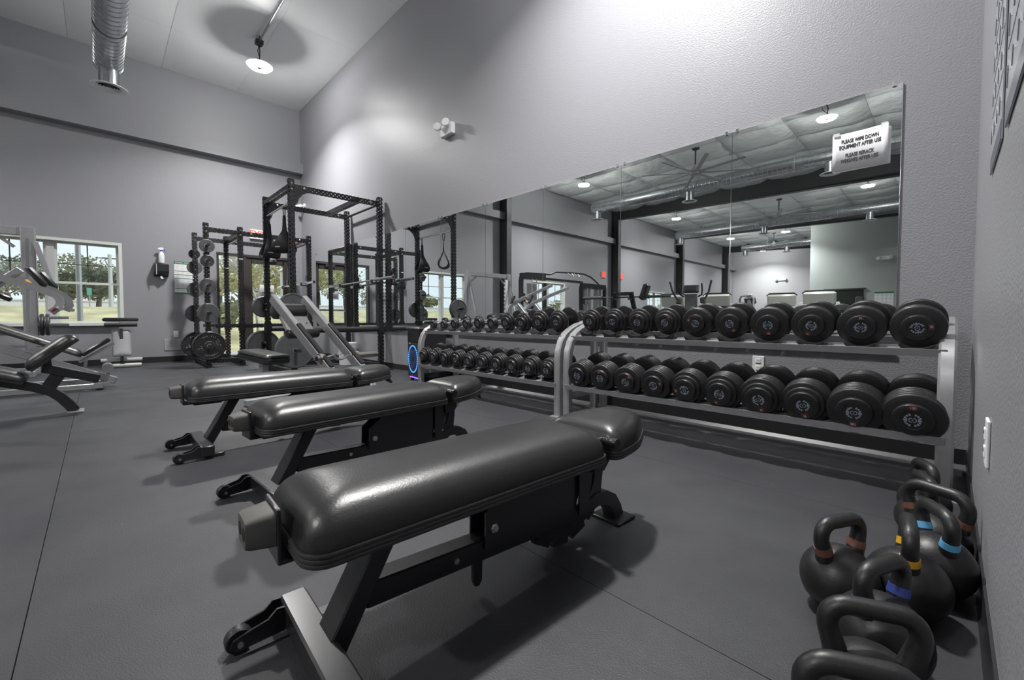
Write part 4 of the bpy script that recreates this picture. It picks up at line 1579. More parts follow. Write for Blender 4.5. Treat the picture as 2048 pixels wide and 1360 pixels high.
for s, yy in ((-1, -0.80), (1, -2.02)):
    MB().span((0, yy - 0.0, 1.78), (0, yy + s * 0.20, 1.97), 0.03, 0.04, (0, 0, 1)).build('corner_brace', M_STEEL_S, sm)
MB().span((0.06, -0.60, 1.86), (0.14, -0.40, 1.05), 0.03, 0.06, (0, 1, 0)).build('counter_arm', M_STEEL_S, sm)
MB().cyl((0.50, -0.45, 0.42), (0.50, -2.40, 0.42), 0.016, 10).build('bar', M_CHROME, sm)
for (yy, z) in ((-0.52, 0.80), (-0.52, 0.70)):
    MB().cyl((0.05, -0.60, z), (0.05, -0.30, z), 0.020, 12).build('plate_peg', M_CHROME, sm)
for k, yy in enumerate((-0.585, -0.53)):
    m = MB().lathe([(0.028, 0), (0.15, 0), (0.155, 0.008), (0.155, 0.030), (0.15, 0.038), (0.12, 0.034), (0.06, 0.034), (0.05, 0.038), (0.028, 0.038)], 28, 'Y', cap=False)
    o = m.build('plate', M_PLATEB, None)
    o.location = (-9.0, yy, 0.70)
    tag(o, ('dark weight plate on the smith machine peg, inner of two', 'dark weight plate on the smith machine peg, outer of two')[k], 'weight plate', 'plates on the smith machine')
    o.name = 'weight_plate'

# ------------------------------------------------------------------ ab bench under the window
ab = thing('ab_bench', 'low grey-padded ab bench with rollers beside the window', 'bench', (-9.4, 0.27, 0), 0)
MB().box((-0.05, 0, 0.77), (0.10, 0.44, 0.06), None, 0.02).build('top_pad', M_VINYL, ab)
MB().box((-0.01, 0, 0.733), (0.05, 0.36, 0.02)).build('pad_tray', M_STEEL_S, ab)
MB().cyl((0.02, -0.20, 0.685), (0.02, 0.20, 0.685), 0.032, 16).build('leg_roller', M_VINYL, ab)
MB().box((0.0, 0, 0.66), (0.04, 0.05, 0.16)).build('post', M_CHROME, ab)
m = pad_mesh(rrect(0.115, 0.23, 0.03, 4), ((0, -0.11), (0, 0.11)), 0.04, 0.0)
m.xf(Matrix.Translation((0.02, 0, 0.39)) @ Matrix.Rotation(radians(90), 4, 'Z') @ Matrix.Rotation(radians(0), 4, 'X'))
M_GV = mat('grey_vinyl', (0.27, 0.27, 0.29), 0.35, bump=0.3, bscale=60, bdist=0.002)
m = pad_mesh(rrect(0.115, 0.23, 0.03, 4), ((0, -0.11), (0, 0.11)), 0.04, 0.0)
m.xf(Matrix.Translation((0.05, 0, 0.39)) @ Matrix.Rotation(radians(90), 4, 'Z') @ Matrix.Rotation(radians(68), 4, 'X'))
m.build('back_pad', M_GV, ab, 60)
MB().span((0.02, 0, 0.62), (0.10, 0, 0.10), 0.05, 0.04, (0, 1, 0)).build('frame', M_BLK, ab)
MB().cyl((0.02, -0.25, 0.115), (0.02, 0.25, 0.115), 0.030, 16).build('lower_roller', M_LGREY, ab)
MB().cyl((0.16, -0.23, 0.034), (0.16, 0.23, 0.034), 0.034, 16).build('base_tube', M_LGREY, ab)
MB().box((0.07, 0, 0.06), (0.22, 0.05, 0.05)).build('base_beam', M_BLK, ab)

# ------------------------------------------------------------------ party speaker with blue ring, bucket
spk = thing('party_speaker', 'tall black party speaker with a blue glowing ring behind the dumbbell rack', 'speaker', (-4.62, 2.99, 0), radians(-8))
MB().box((0, 0, 0.36), (0.40, 0.36, 0.64), None, 0.025).build('cabinet', mat('speaker_black', (0.018, 0.018, 0.02), 0.28), spk)
MB().box((0, 0, 0.665), (0.43, 0.40, 0.03), None, 0.01).build('top_rim', mat('speaker_grey', (0.06, 0.06, 0.065), 0.4), spk)
MB().box((0, -0.182, 0.28), (0.32, 0.01, 0.40), None, 0.004).build('grille', mat('speaker_grille', (0.045, 0.046, 0.05), 0.5, 0.5), spk)
MB().box((0, -0.182, 0.555), (0.34, 0.012, 0.12), None, 0.01).build('control_panel', M_DARK, spk)
M_LED = mat('led_blue', (0.02, 0.1, 0.4), 0.4, emit=(0.05, 0.25, 1.0), estr=2.6)
m = MB()
for k in range(44):
    a = 2 * pi * k / 44
    m.box((0.135 * cos(a), -0.190, 0.285 + 0.165 * sin(a)), (0.011, 0.006, 0.011))
m.build('led_ring', M_LED, spk)
MB().lathe([(0.02, -0.186), (0.09, -0.191), (0.118, -0.187), (0.122, -0.184)], 28, 'Y', (0, 0, 0.285), False).build('woofer', mat('woofer_blue', (0.03, 0.06, 0.16), 0.4), spk)
M_VIO = mat('led_violet', (0.05, 0.03, 0.4), 0.4, emit=(0.13, 0.06, 1.0), estr=5.0)
MB().box((0.0, -0.17, 0.052), (0.24, 0.02, 0.008)).build('under_glow', M_VIO, spk)
for sx in (-1, 1):
    for sy in (-1, 1):
        MB().cyl((sx * 0.16, sy * 0.13, 0), (sx * 0.16, sy * 0.13, 0.045), 0.022, 12).build('foot', M_DARK, spk)
MB().box((-0.10, -0.187, 0.475), (0.035, 0.004, 0.012)).build('badge', M_WHITE, spk)

bu = thing('bucket', 'pale plastic bucket with wire handle on the floor against the wall', 'bucket', (-7.2, 3.06, 0), 0)
MB().lathe([(0.0, 0.004), (0.125, 0.0), (0.150, 0.34), (0.157, 0.345), (0.157, 0.375), (0.150, 0.375), (0.143, 0.345), (0.118, 0.012), (0.0, 0.012)], 28, 'Z', cap=False).build('pail', M_WHITE, bu)
MB().lathe([(0.149, 0.285), (0.156, 0.287), (0.156, 0.297), (0.150, 0.299)], 28, 'Z', cap=False).build('rim_band', M_WHITE, bu)
MB().tube([(-0.157, 0, 0.30), (-0.12, -0.10, 0.22), (0.0, -0.16, 0.17), (0.12, -0.10, 0.22), (0.157, 0, 0.30)], 0.004, 6).build('bail', M_STEEL_S, bu)

# ------------------------------------------------------------------ things on the window wall
xw = -L
dsp = thing('towel_dispenser', 'dark grey paper towel dispenser on the wall between window and poster', 'dispenser', (xw, 0.842, 1.66), 0)
m = MB().prism([(-0.12, 0.0), (-0.105, 0.06), (-0.03, 0.16), (0.09, 0.17), (0.12, 0.0)], -0.1, 0.1, 'XY')
m.v = [(p[1], p[2], p[0]) for p in m.v]
m.build('housing', mat('dispenser_grey', (0.030, 0.033, 0.032), 0.25), dsp)
MB().box((0.09, 0.0, -0.14), (0.03, 0.03, 0.05), Matrix.Rotation(0.5, 3, 'X')).build('paper_tongue', M_PAPER, dsp)
MB().box((0.165, -0.075, 0.0), (0.012, 0.012, 0.19)).build('hinge_strip', M_LGREY, dsp)
sb = thing('spray_bottle', 'clear spray bottle with white and blue trigger on the towel dispenser', 'bottle', (xw + 0.08, 0.848, 1.781), 0)
MB().lathe([(0.0, 0.0), (0.040, 0.0), (0.042, 0.01), (0.042, 0.14), (0.036, 0.165), (0.018, 0.20), (0.016, 0.215), (0.0, 0.215)], 20, 'Z', cap=False).build('body', mat('bottle_clear', (0.70, 0.74, 0.74), 0.3), sb)
MB().cyl((0, 0, 0.212), (0, 0, 0.228), 0.020, 14).build('collar', mat('trigger_blue', (0.02, 0.04, 0.25), 0.4), sb)
m = MB().prism([(-0.05, 0.245), (-0.045, 0.262), (0.0, 0.278), (0.03, 0.272), (0.034, 0.25), (0.012, 0.228), (-0.012, 0.228)], -0.014, 0.014)
m.build('spray_head', M_WHITE, sb)
MB().span((0, 0.034, 0.255), (0, 0.050, 0.205), 0.014, 0.010, (0, 1, 0)).build('trigger', MATS['trigger_blue'], sb)

po = thing('exercise_poster', 'white barbell exercise chart with green bands on the wall behind the storage posts', 'poster', (xw + 0.002, 1.19, 1.545), 0)
PW, PH = 0.32, 0.59
MB().box((0.001, 0, 0), (0.003, PW, PH)).build('sheet', M_PAPER, po)
m = MB()
MB().box((0.003, 0, PH / 2 - 0.025), (0.002, PW, 0.05)).build('title_band', M_GRN, po)
MB().box((0.003, 0, -PH / 2 + 0.010), (0.002, PW, 0.02)).build('foot_band', M_GRN, po)
for z in (0.118, 0.05, -0.018, -0.20):
    MB().box((0.003, 0, z), (0.002, PW * .98, 0.010)).build('band', M_GRN, po)
o = put('title', text_mesh('BARBELL WORKOUT', 0.034, M_WHITE, 0.9), po)
o.matrix_local = Matrix(((0, 0, 1, 0.0045), (1, 0, 0, 0), (0, 1, 0, PH / 2 - 0.025), (0, 0, 0, 1)))
m = MB()
for r_, z in enumerate((0.21, 0.165, 0.085, 0.018, -0.06, -0.11, -0.155, -0.235)):
    for c in range(4):
        yy = -0.12 + c * 0.08
        m.span((0.0032, yy - 0.02, z - 0.012), (0.0032, yy + 0.005, z + 0.014), 0.001, 0.004, (1, 0, 0))
        m.span((0.0032, yy + 0.005, z + 0.014), (0.0032, yy + 0.022, z - 0.014), 0.001, 0.004, (1, 0, 0))
        m.box((0.0032, yy + 0.002, z + 0.002), (0.001, 0.035, 0.003))
m.build('figure_print', M_LGREY, po, 0)


def outlet(loc, rz, label, h=0.115, w=0.072):
    t = thing('wall_outlet', label, 'outlet', loc, rz, 'white wall outlets')
    MB().box((0, -0.0035, 0), (w, 0.007, h), None, 0.002).build('cover_plate', M_WHITE, t)
    for z in (-0.024, 0.024):
        s = MB().box((0, -0.008, z), (0.034, 0.004, 0.030), None, 0.0015).build('socket', M_WHITE, t)
        for xx in (-0.006, 0.006):
            MB().box((xx, -0.0102, z + 0.003), (0.002, 0.001, 0.008)).build('slot', M_DARK, s)
    return t


outlet((xw + 0.001, 1.03, 0.50), radians(90), 'white wall outlet above the grey access panel')
outlet((-0.905, D - 0.001, 0.475), 0, 'white wall outlet under the mirrors behind the dumbbells')
outlet((R - 0.001, 1.70, 0.458), radians(-90), 'white wall outlet on the right wall above the kettlebells', 0.125)
o = MB().box((xw + 0.006, 0.99, 0.31), (0.012, 0.265, 0.21), None, 0.003).build('access_panel', mat('panel_grey', (0.33, 0.33, 0.35), 0.45))
tag(o, 'flat grey access panel low on the wall below the outlet', 'access panel')


def exit_sign(loc, rz, label):
    t = thing('exit_sign', label, 'sign', loc, rz, 'red exit signs')
    MB().box((0.025, 0, 0), (0.05, 0.30, 0.19), None, 0.006).build('housing', M_WHITE, t)
    o = put('lettering', text_mesh('EXIT', 0.19, mat('exit_red', (0.5, 0.03, 0.01), 0.5, emit=(1.0, 0.10, 0.04), estr=1.0), 0.82, bold=0.004), t)
    o.matrix_local = Matrix(((0, 0, 1, 0.0512), (1, 0, 0, 0), (0, 1, 0, 0), (0, 0, 0, 1)))
    return t


exit_sign((xw + 0.001, 2.40, 2.50), 0, 'white exit sign with red letters above the glass door')
for (yy, zz, lab) in ((-8.42, 2.58, 'exit sign seen in the mirror before the second column'), (-9.72, 2.60, 'exit sign seen in the mirror after the second column')):
    t = thing('exit_sign', lab, 'sign', (xw + 0.001, yy, zz), 0, 'red exit signs')
    MB().box((0.025, 0, 0), (0.05, 0.28, 0.24), None, 0.006).build('housing', mat('exit_glow', (0.4, 0.06, 0.05), 0.4, emit=(1.0, 0.16, 0.12), estr=0.55), t)

# security camera in the corner
sc_ = thing('security_camera', 'small white bullet security camera in the corner above the tall rack', 'camera', (-9.70, D - 0.001, 3.20), 0)
MB().cyl((0, 0, 0), (0, -0.03, 0), 0.05, 16).build('mount', M_WHITE, sc_)
MB().cyl((0, -0.03, 0), (0.02, -0.10, -0.03), 0.014, 8).build('arm', M_WHITE, sc_)
MB().cyl((0.03, -0.07, -0.01), (-0.02, -0.16, -0.055), 0.04, 16).build('body', M_WHITE, sc_)
MB().cyl((-0.02, -0.16, -0.055), (-0.022, -0.164, -0.057), 0.032, 16).build('lens', M_DARK, sc_)

# emergency light on the mirror wall
el = thing('emergency_light', 'white twin-head emergency light high on the mirror wall', 'light', (-4.46, D - 0.001, 3.155), 0)
MB().box((0, -0.03, 0), (0.24, 0.06, 0.14), None, 0.006).build('case', M_WHITE, el)
for sx in (-0.105, 0.075):
    MB().cyl((sx, -0.055, 0.04), (sx - 0.01, -0.10, 0.05), 0.018, 10).build('swivel', M_WHITE, el)
    m = MB().lathe([(0.028, 0.0), (0.048, 0.02), (0.050, 0.05), (0.047, 0.054)], 8, 'Y')
    m.xf(Matrix.Translation((sx - 0.02, -0.085, 0.05)) @ Matrix.Rotation(radians(35), 4, 'Z') @ Matrix.Rotation(pi, 4, 'Z'))
    h_ = m.build('lamp_head', M_WHITE, el)
    m = MB()
    for a in range(3):
        for b in range(3):
            m.box((-0.024 + a * 0.024, 0.0545, -0.024 + b * 0.024), (0.018, 0.003, 0.018))
    m.xf(Matrix.Translation((sx - 0.02, -0.085, 0.05)) @ Matrix.Rotation(radians(35), 4, 'Z') @ Matrix.Rotation(pi, 4, 'Z'))
    m.build('led_grid', M_PAPER, el)
MB().cyl((-0.05, -0.03, -0.07), (-0.05, -0.03, -0.072), 0.008, 8).build('indicator', mat('ind_red', (0.5, 0.05, 0.05), 0.4, emit=(1, 0.2, 0.15), estr=0.6), el)

# paper sign on the mirror
sg = thing('paper_sign', 'white paper sign with capital letters taped on the rightmost mirror', 'sign', (-0.392, D - 0.014, 1.785), 0)
m = MB()
n = 12
for i in range(n + 1):
    u = i / n
    xx = -0.128 + 0.256 * u
    yy = -0.016 * (2 * u - 1) ** 2 * (0.4 if u < .5 else 1.0)
    for z, cz in ((-0.108, 0.0), (0.0, 0.0), (0.108, 0.0)):
        m.v.append((xx, yy + cz, z))
for i in range(n):
    for j in range(2):
        a = i * 3 + j
        m.f.append((a, a + 3, a + 4, a + 1))
o = m.build('sheet', M_PAPER, sg, 60)
md = o.modifiers.new('thickness', 'SOLIDIFY')
md.thickness = 0.0008
md.offset = 0
o = MB().box((0.010, 0.004, -0.012), (0.256, 0.0008, 0.205)).build('back_sheet', M_PAPER, sg)
for k, (ln, z) in enumerate((('PLEASE WIPE DOWN', 0.060), ('EQUIPMENT AFTER USE', 0.028), ('PLEASE RERACK', -0.024), ('WEIGHTS AFTER USE', -0.056))):
    me = text_mesh(ln, 0.0305, M_INK, 0.60, bold=0.0011).copy()
    # thicken the strokes slightly by following the curl of the sheet
    for v in me.vertices:
        u = (v.co.x + 0.128) / 0.256
        v.co.z = 0.016 * (2 * u - 1) ** 2 * (0.4 if u < .5 else 1.0) + 0.0022
    o = put('text_line', me, sg)
    o.rotation_euler = (pi / 2, 0, 0)
    o.location = (0, 0, z)
for sx in (-0.11, 0.11):
    MB().box((sx, -0.010, 0.108), (0.03, 0.001, 0.02)).build('tape', mat('tape', (0.7, 0.7, 0.7), 0.3), sg)

# laminated exercise charts on the right wall
for k, (ya, yb, z0, lab) in enumerate(((1.65, 2.05, 1.245, 'laminated chart of stretching drawings on the right wall, farther from the camera'),
                                       (1.10, 1.53, 1.235, 'laminated chart of stretching drawings on the right wall, nearer the camera'))):
    t = thing('wall_chart', lab, 'poster', (R - 0.002, (ya + yb) / 2, z0), 0, 'laminated charts on the right wall')
    MB().box((-0.001, 0, 0.33), (0.003, yb - ya, 0.66)).build('sheet', mat('chart_paper', (0.42, 0.43, 0.46), 0.18), t)
    m = MB()
    rnd = random.Random(k)
    for r_ in range(5):
        z = 0.10 + r_ * 0.115
        for c in range(4):
            y_ = -(yb - ya) / 2 + (c + .5) * (yb - ya) / 4
            m.span((-0.003, y_ - 0.03, z), (-0.003, y_ + 0.02, z + 0.03 + 0.02 * rnd.random()), 0.001, 0.003, (1, 0, 0))
            m.span((-0.003, y_ + 0.02, z + 0.03), (-0.003, y_ + 0.035, z - 0.02 * rnd.random()), 0.001, 0.003, (1, 0, 0))
        m.box((-0.003, 0, z + 0.075), (0.001, (yb - ya) * .94, 0.004))
    m.build('drawing_print', mat('chart_ink', (0.30, 0.31, 0.345), 0.3), t, 0)
    MB().box((-0.003, 0, 0.025), (0.001, (yb - ya) * .98, 0.05)).build('foot_band', mat('chart_band', (0.09, 0.10, 0.14), 0.2), t)


# ------------------------------------------------------------------ equipment behind the camera, seen in the mirrors
cx_ = thing('cable_crossover', 'black cable crossover with arched pull-up bar, seen in the mirror', 'machine', (-8.1, 0, 0), 0)
for k, (ya, yb) in enumerate(((-1.75, -2.70), (-4.45, -5.75))):
    for yy in (ya, yb):
        pts = [(0, yy, 0.02), (0, yy, 1.80)]
        if k == 0 and yy == ya:
            pts += [(0, yy - 0.02, 1.90), (0, yy - 0.07, 1.97), (0, yy - 0.16, 2.0), (0, yb, 2.03)]
        MB().tube(pts, 1.0, sect=[(0.045, -0.05), (0.045, 0.05), (-0.045, 0.05), (-0.045, -0.05)], up=(1, 0, 0)).build('post', M_BLK, cx_)
    zt = 2.0 if k == 0 else 1.88
    MB().box((0, (ya + yb) / 2, zt - 0.06), (0.12, abs(yb - ya), 0.16)).build('pulley_beam', M_BLK, cx_)
    MB().box((0, (ya + yb) / 2, 0.04), (0.5, abs(yb - ya) + 0.2, 0.08)).build('base', M_BLK, cx_)
    nst = 1 if k == 0 else 2
    for q in range(nst):
        yc = (ya + yb) / 2 if nst == 1 else ya - 0.35 - q * 0.6
        MB().box((-0.05, yc, 0.90), (0.06, 0.34, 1.72)).build('stack_shroud', M_STEEL_S, cx_)
        for dy in (-0.09, 0.09):
            MB().cyl((0.05, yc + dy, 0.1), (0.05, yc + dy, zt - 0.1), 0.013, 8).build('guide_rod', M_CHROME, cx_)
        m = MB()
        for r_ in range(14):
            m.box((0.05, yc, 0.13 + r_ * 0.032), (0.12, 0.28, 0.028))
        m.build('weight_stack', M_DARK, cx_)
    MB().box((0.07, ya, 1.35), (0.10, 0.09, 0.22)).build('pulley_carriage', M_BLK, cx_)
    MB().tube([(0.10, ya, 1.28), (0.16, ya - 0.03, 1.20), (0.20, ya - 0.10, 1.24), (0.16, ya - 0.10, 1.32)], 0.010, 6).build('cable_handle', M_DARK, cx_)
perf = MB().span((0, -2.70, 1.92), (0, -4.5, 1.92), 0.06, 0.07)
perf.build('cross_tube', M_BLK, cx_)
MB().tube([(0, -2.70, 2.05), (0, -2.95, 2.06), (0, -3.20, 2.15), (0, -3.9, 2.18), (0, -4.6, 2.19), (0, -4.95, 2.12), (0, -5.3, 1.97), (0, -5.45, 1.86)], 0.026, 10).build('arched_bar', M_BLK, cx_)
for yy in (-3.85, -4.15):
    MB().tube([(0, yy - 0.10, 2.17), (0.10, yy - 0.08, 2.08), (0.12, yy, 2.05), (0.10, yy + 0.08, 2.09), (0, yy + 0.1, 2.17)], 0.015, 8).build('grip', M_STEEL_S, cx_)

pr_ = thing('bench_press_station', 'black press station with upright pad seen in the mirror', 'machine', (-4.5, -1.02, 0), radians(-12))
for s in (-1, 1):
    MB().span((0.28 * s, -0.35, 0.05), (0.16 * s, 0.10, 1.30), 0.07, 0.08, (1, 0, 0), 0.006).build('upright', M_BLK, pr_)
    MB().box((0.30 * s, -0.30, 0.04), (0.07, 0.9, 0.07)).build('base_rail', M_BLK, pr_)
    MB().box((0.16 * s, 0.12, 1.165), (0.07, 0.14, 0.03)).build('bar_rest', M_BLK, pr_)
MB().box((0, 0.08, 1.27), (0.40, 0.07, 0.07)).build('top_tube', M_BLK, pr_)
m = MB().box((0.42, 0.06, 1.30), (0.10, 0.24, 0.32), Matrix.Rotation(radians(18), 3, 'Y'), 0.03)
m.build('shoulder_pad', M_VINYL, pr_)
MB().span((0.30, 0.0, 1.20), (0.42, 0.06, 1.22), 0.05, 0.05).build('pad_arm', M_BLK, pr_)
MB().box((0, -0.62, 0.42), (0.28, 1.1, 0.08), None, 0.03).build('bench_pad', M_VINYL, pr_)
MB().box((0, -0.62, 0.22), (0.06, 0.9, 0.34)).build('bench_frame', M_BLK, pr_)
barbell((-5.36, -0.835, 1.21), (-3.64, -1.20, 1.21), 'dark barbell resting on the press station, seen in the mirror', 0.42, 0.027, M_COL)


def treadmill(loc, rz, label):
    """deck along local -y, console at the +y end facing the runner"""
    t = thing('treadmill', label, 'treadmill', loc, rz, 'treadmills seen in the mirror')
    MB().box((0, -0.65, 0.10), (0.78, 1.75, 0.14), None, 0.03).build('deck', M_LGREY, t)
    MB().box((0, -0.72, 0.176), (0.50, 1.55, 0.012)).build('belt', M_DARK, t)
    MB().box((0, 0.18, 0.22), (0.72, 0.30, 0.16), None, 0.05).build('motor_cover', M_LGREY, t)
    for s in (-1, 1):
        MB().span((s * 0.36, 0.16, 0.15), (s * 0.36, 0.02, 1.18), 0.07, 0.12, (0, 1, 0), 0.015).build('mast', M_LGREY, t)
        MB().tube([(s * 0.36, 0.02, 1.02), (s * 0.36, -0.25, 0.98), (s * 0.36, -0.45, 0.92)], 0.022, 8).build('hand_rail', M_DARK, t)
    m = MB().box((0, 0.0, 1.28), (0.66, 0.10, 0.34), Matrix.Rotation(radians(-22), 3, 'X'), 0.04)
    m.build('console', mat('console_shell', (0.50, 0.52, 0.48), 0.35), t)
    MB().box((0, -0.055, 1.30), (0.44, 0.02, 0.20), Matrix.Rotation(radians(-22), 3, 'X')).build('screen', M_DARK, t)
    MB().tube([(-0.34, 0.02, 1.40), (-0.28, 0.05, 1.455), (0.28, 0.05, 1.455), (0.34, 0.02, 1.40)], 0.022, 8).build('console_trim', M_DARK, t)
    return t


treadmill((-5.35, -4.95, 0), radians(-10), 'light grey treadmill left of the elliptical, seen in the mirror')
treadmill((-4.35, -5.45, 0), radians(-10), 'light grey treadmill directly behind the elliptical, seen in the mirror')
treadmill((-3.15, -6.70, 0), radians(-10), 'light grey treadmill with pale console, before the far doorway in the mirror')
treadmill((-2.20, -6.05, 0), radians(-10), 'light grey treadmill farthest right in the mirror')

et = thing('elliptical', 'dark grey elliptical trainer with swing arms, seen in the mirror', 'elliptical', (-4.36, -3.80, 0), radians(165))
M_ELL = mat('elliptical_grey', (0.055, 0.06, 0.065), 0.4)
MB().prism([(-0.25, 0.05), (0.35, 0.05), (0.30, 0.45), (0.16, 0.95), (0.12, 1.38), (-0.02, 1.38), (-0.06, 0.95), (-0.22, 0.45)], -0.13, 0.13).build('tower', M_ELL, et)
MB().box((0, 0.02, 1.50), (0.36, 0.09, 0.20), Matrix.Rotation(radians(-25), 3, 'X'), 0.02).build('console', M_ELL, et)
MB().box((0, -0.03, 1.52), (0.24, 0.02, 0.12), Matrix.Rotation(radians(-25), 3, 'X')).build('screen', M_DARK, et)
MB().box((0, -0.7, 0.06), (0.5, 1.6, 0.10), None, 0.02).build('base', M_ELL, et)
for s in (-1, 1):
    MB().tube([(s * 0.26, 0.10, 0.40), (s * 0.30, 0.05, 0.95), (s * 0.31, -0.02, 1.25), (s * 0.40, -0.10, 1.42), (s * 0.46, -0.16, 1.68)], 0.022, 10).build('swing_arm', M_ELL, et)
    MB().tube([(s * 0.16, 0.05, 1.32), (s * 0.24, -0.02, 1.36), (s * 0.26, -0.10, 1.46), (s * 0.25, -0.12, 1.62)], 0.018, 8).build('fixed_grip', M_DARK, et)
    MB().span((s * 0.22, 0.05, 0.38), (s * 0.20, -1.20, 0.26), 0.06, 0.06).build('pedal_arm', M_ELL, et)
    MB().box((s * 0.22, -0.62 + 0.15 * s, 0.36), (0.15, 0.38, 0.04), None, 0.015).build('pedal', M_DARK, et)
    MB().box((s * 0.27, -0.02, 1.22), (0.12, 0.12, 0.16), None, 0.03).build('arm_joint', M_ELL, et)

gr_ = thing('stair_rail_machine', 'machine with a tall rounded hand rail, seen in the mirror', 'machine', (-3.25, -4.20, 0), radians(20))
MB().tube([(-0.17, 0, 0.1), (-0.17, 0, 1.24), (-0.13, 0, 1.31), (0.13, 0, 1.31), (0.17, 0, 1.24), (0.17, 0, 0.1)], 0.022, 10).build('hand_rail', M_STEEL_S, gr_)
MB().box((0, -0.25, 0.25), (0.6, 0.8, 0.4), None, 0.05).build('housing', M_LGREY, gr_)
MB().box((0, -0.12, 0.88), (0.10, 0.10, 0.95), None, 0.02).build('mast', M_LGREY, gr_)
MB().box((0, -0.12, 1.20), (0.26, 0.08, 0.16), Matrix.Rotation(radians(-20), 3, 'X'), 0.02).build('console', M_ELL, gr_)

# small things on the far walls
t = thing('emergency_light', 'white twin-head emergency light on the far end wall, seen in the mirror', 'light', (-7.22, YF + 0.001, 3.17), 0)
MB().box((0, 0.03, 0), (0.40, 0.06, 0.16), None, 0.01).build('case', M_WHITE, t)
for s in (-1, 1):
    MB().cyl((s * 0.24, 0.05, 0.02), (s * 0.24, 0.14, 0.0), 0.07, 12).build('lamp_head', M_WHITE, t)
t = thing('emergency_light', 'white twin-head emergency light on the grey-green far room wall', 'light', (-1.95, -17.499, 3.35), 0)
MB().box((0, 0.03, 0), (0.34, 0.06, 0.16), None, 0.01).build('case', M_WHITE, t)
for s in (-1, 1):
    MB().cyl((s * 0.2, 0.05, 0.02), (s * 0.22, 0.14, 0.0), 0.07, 12).build('lamp_head', M_WHITE, t)
t = thing('exercise_poster', 'white exercise chart with green heading on the far room wall', 'poster', (-1.95, -17.498, 1.55), 0)
MB().box((0, 0, 0), (0.62, 0.004, 0.75)).build('sheet', M_PAPER, t)
MB().box((0, 0.003, 0.34), (0.62, 0.003, 0.07)).build('title_band', M_GRN, t)
m = MB()
for k in range(4):
    m.box((0, 0.003, 0.22 - k * 0.15), (0.62, 0.003, 0.012))
    m.box((-0.2 + k * 0.14, 0.003, -0.05), (0.010, 0.003, 0.68))
m.build('grid_print', M_LGREY, t, 0)
t = thing('towel_dispenser', 'dark towel dispenser on the far room wall beside the doorway', 'dispenser', (-2.75, -17.499, 1.55), 0)
MB().box((0, 0.08, 0), (0.28, 0.16, 0.38), None, 0.03).build('housing', M_ELL, t)
MB().box((0, 0.10, -0.21), (0.14, 0.02, 0.05)).build('paper_tongue', M_PAPER, t)

# ------------------------------------------------------------------ outdoors
M_GRASS = mat('grass', (0.36, 0.33, 0.19), 0.9, var=0.35, scale=1.2, detail=9)
M_PATH = mat('pavement', (0.40, 0.39, 0.37), 0.85, var=0.1, scale=2)
def gz(X):
    return -0.1 + 1.3 * max(0.0, min(1.0, (-13 - X) / 8.0))


mb = MB()
xs_ = [-L - 0.2, -13, -15, -17, -19, -21, -40, -95]
for xx in xs_:
    mb.v.append((xx, -75, gz(xx)))
    mb.v.append((xx, 65, gz(xx)))
for i in range(len(xs_) - 1):
    mb.f.append((2 * i, 2 * i + 1, 2 * i + 3, 2 * i + 2))
lawn = struct(mb.build('lawn', M_GRASS))
struct(MB().box((-L - 1.7, 1.0, -0.09), (3.0, 12.0, 0.03)).build('pavement', M_PATH))


def foliage(cx, r, h, n, seed, mt, name, parent, size=0.22, sparse=0.0):
    rnd = random.Random(seed)
    mb = MB()
    lobes = [(Vector((rnd.uniform(-.55, .55) * r, rnd.uniform(-.55, .55) * r, rnd.uniform(-.4, .45) * h)), rnd.uniform(.38, .62)) for _ in range(9)]
    for _ in range(n):
        lc, lr = lobes[rnd.randrange(9)]
        d = Vector((rnd.gauss(0, 1), rnd.gauss(0, 1), rnd.gauss(0, 1))).normalized() * (rnd.random() ** .4)
        p = lc + Vector((d.x * r * lr, d.y * r * lr, d.z * h * lr)) + Vector(cx)
        a = Vector((rnd.gauss(0, 1), rnd.gauss(0, 1), rnd.gauss(0, 1))).normalized()
        b = a.orthogonal().normalized()
        s = size * rnd.uniform(.6, 1.3)
        mb.add([p - a * s, p + b * s * .6, p + a * s, p - b * s * .6], [(0, 1, 2, 3)])
    return mb.build(name, mt, parent, 0)


def leafmat(name, rgb):
    m = mat(name, rgb, 0.8, var=0.35, scale=0.9)
    return m


LEAF = [leafmat('leaf_dark', (0.17, 0.19, 0.13)), leafmat('leaf_olive', (0.30, 0.32, 0.20)), leafmat('leaf_pale', (0.50, 0.48, 0.28)), leafmat('leaf_grey', (0.38, 0.395, 0.36))]
M_BARK = mat('bark', (0.10, 0.085, 0.07), 0.9, var=0.2, scale=4)
M_BARKP = mat('bark_pale', (0.42, 0.39, 0.35), 0.9, var=0.15, scale=4)


def tree_obj(x, y, h, r, leaf, label, n=1300, bare=0.0, size=0.22):
    t = thing('tree', label, 'tree', (x, y, gz(x)), 0, 'trees outside the windows')
    MB().tube([(0, 0, 0), (0.05, 0.05, h * .3), (0, 0.1, h * .62)], [0.13, 0.10, 0.05], 8).build('trunk', M_BARK, t)
    rnd = random.Random(int(x * 13 + y * 7))
    m = MB()
    for k in range(9):
        a = rnd.uniform(0, 2 * pi)
        z = h * rnd.uniform(.28, .55)
        m.tube([(0, 0.05, z), (r * .4 * cos(a), r * .4 * sin(a), z + h * .15), (r * .8 * cos(a), r * .8 * sin(a), z + h * rnd.uniform(.2, .36))], [0.05, 0.03, 0.012], 5)
    m.build('branches', M_BARK, t)
    foliage((0, 0, h * .62), r, h * .42, n, int(x * 31 + y * 17), leaf, 'foliage', t, size)
    return t


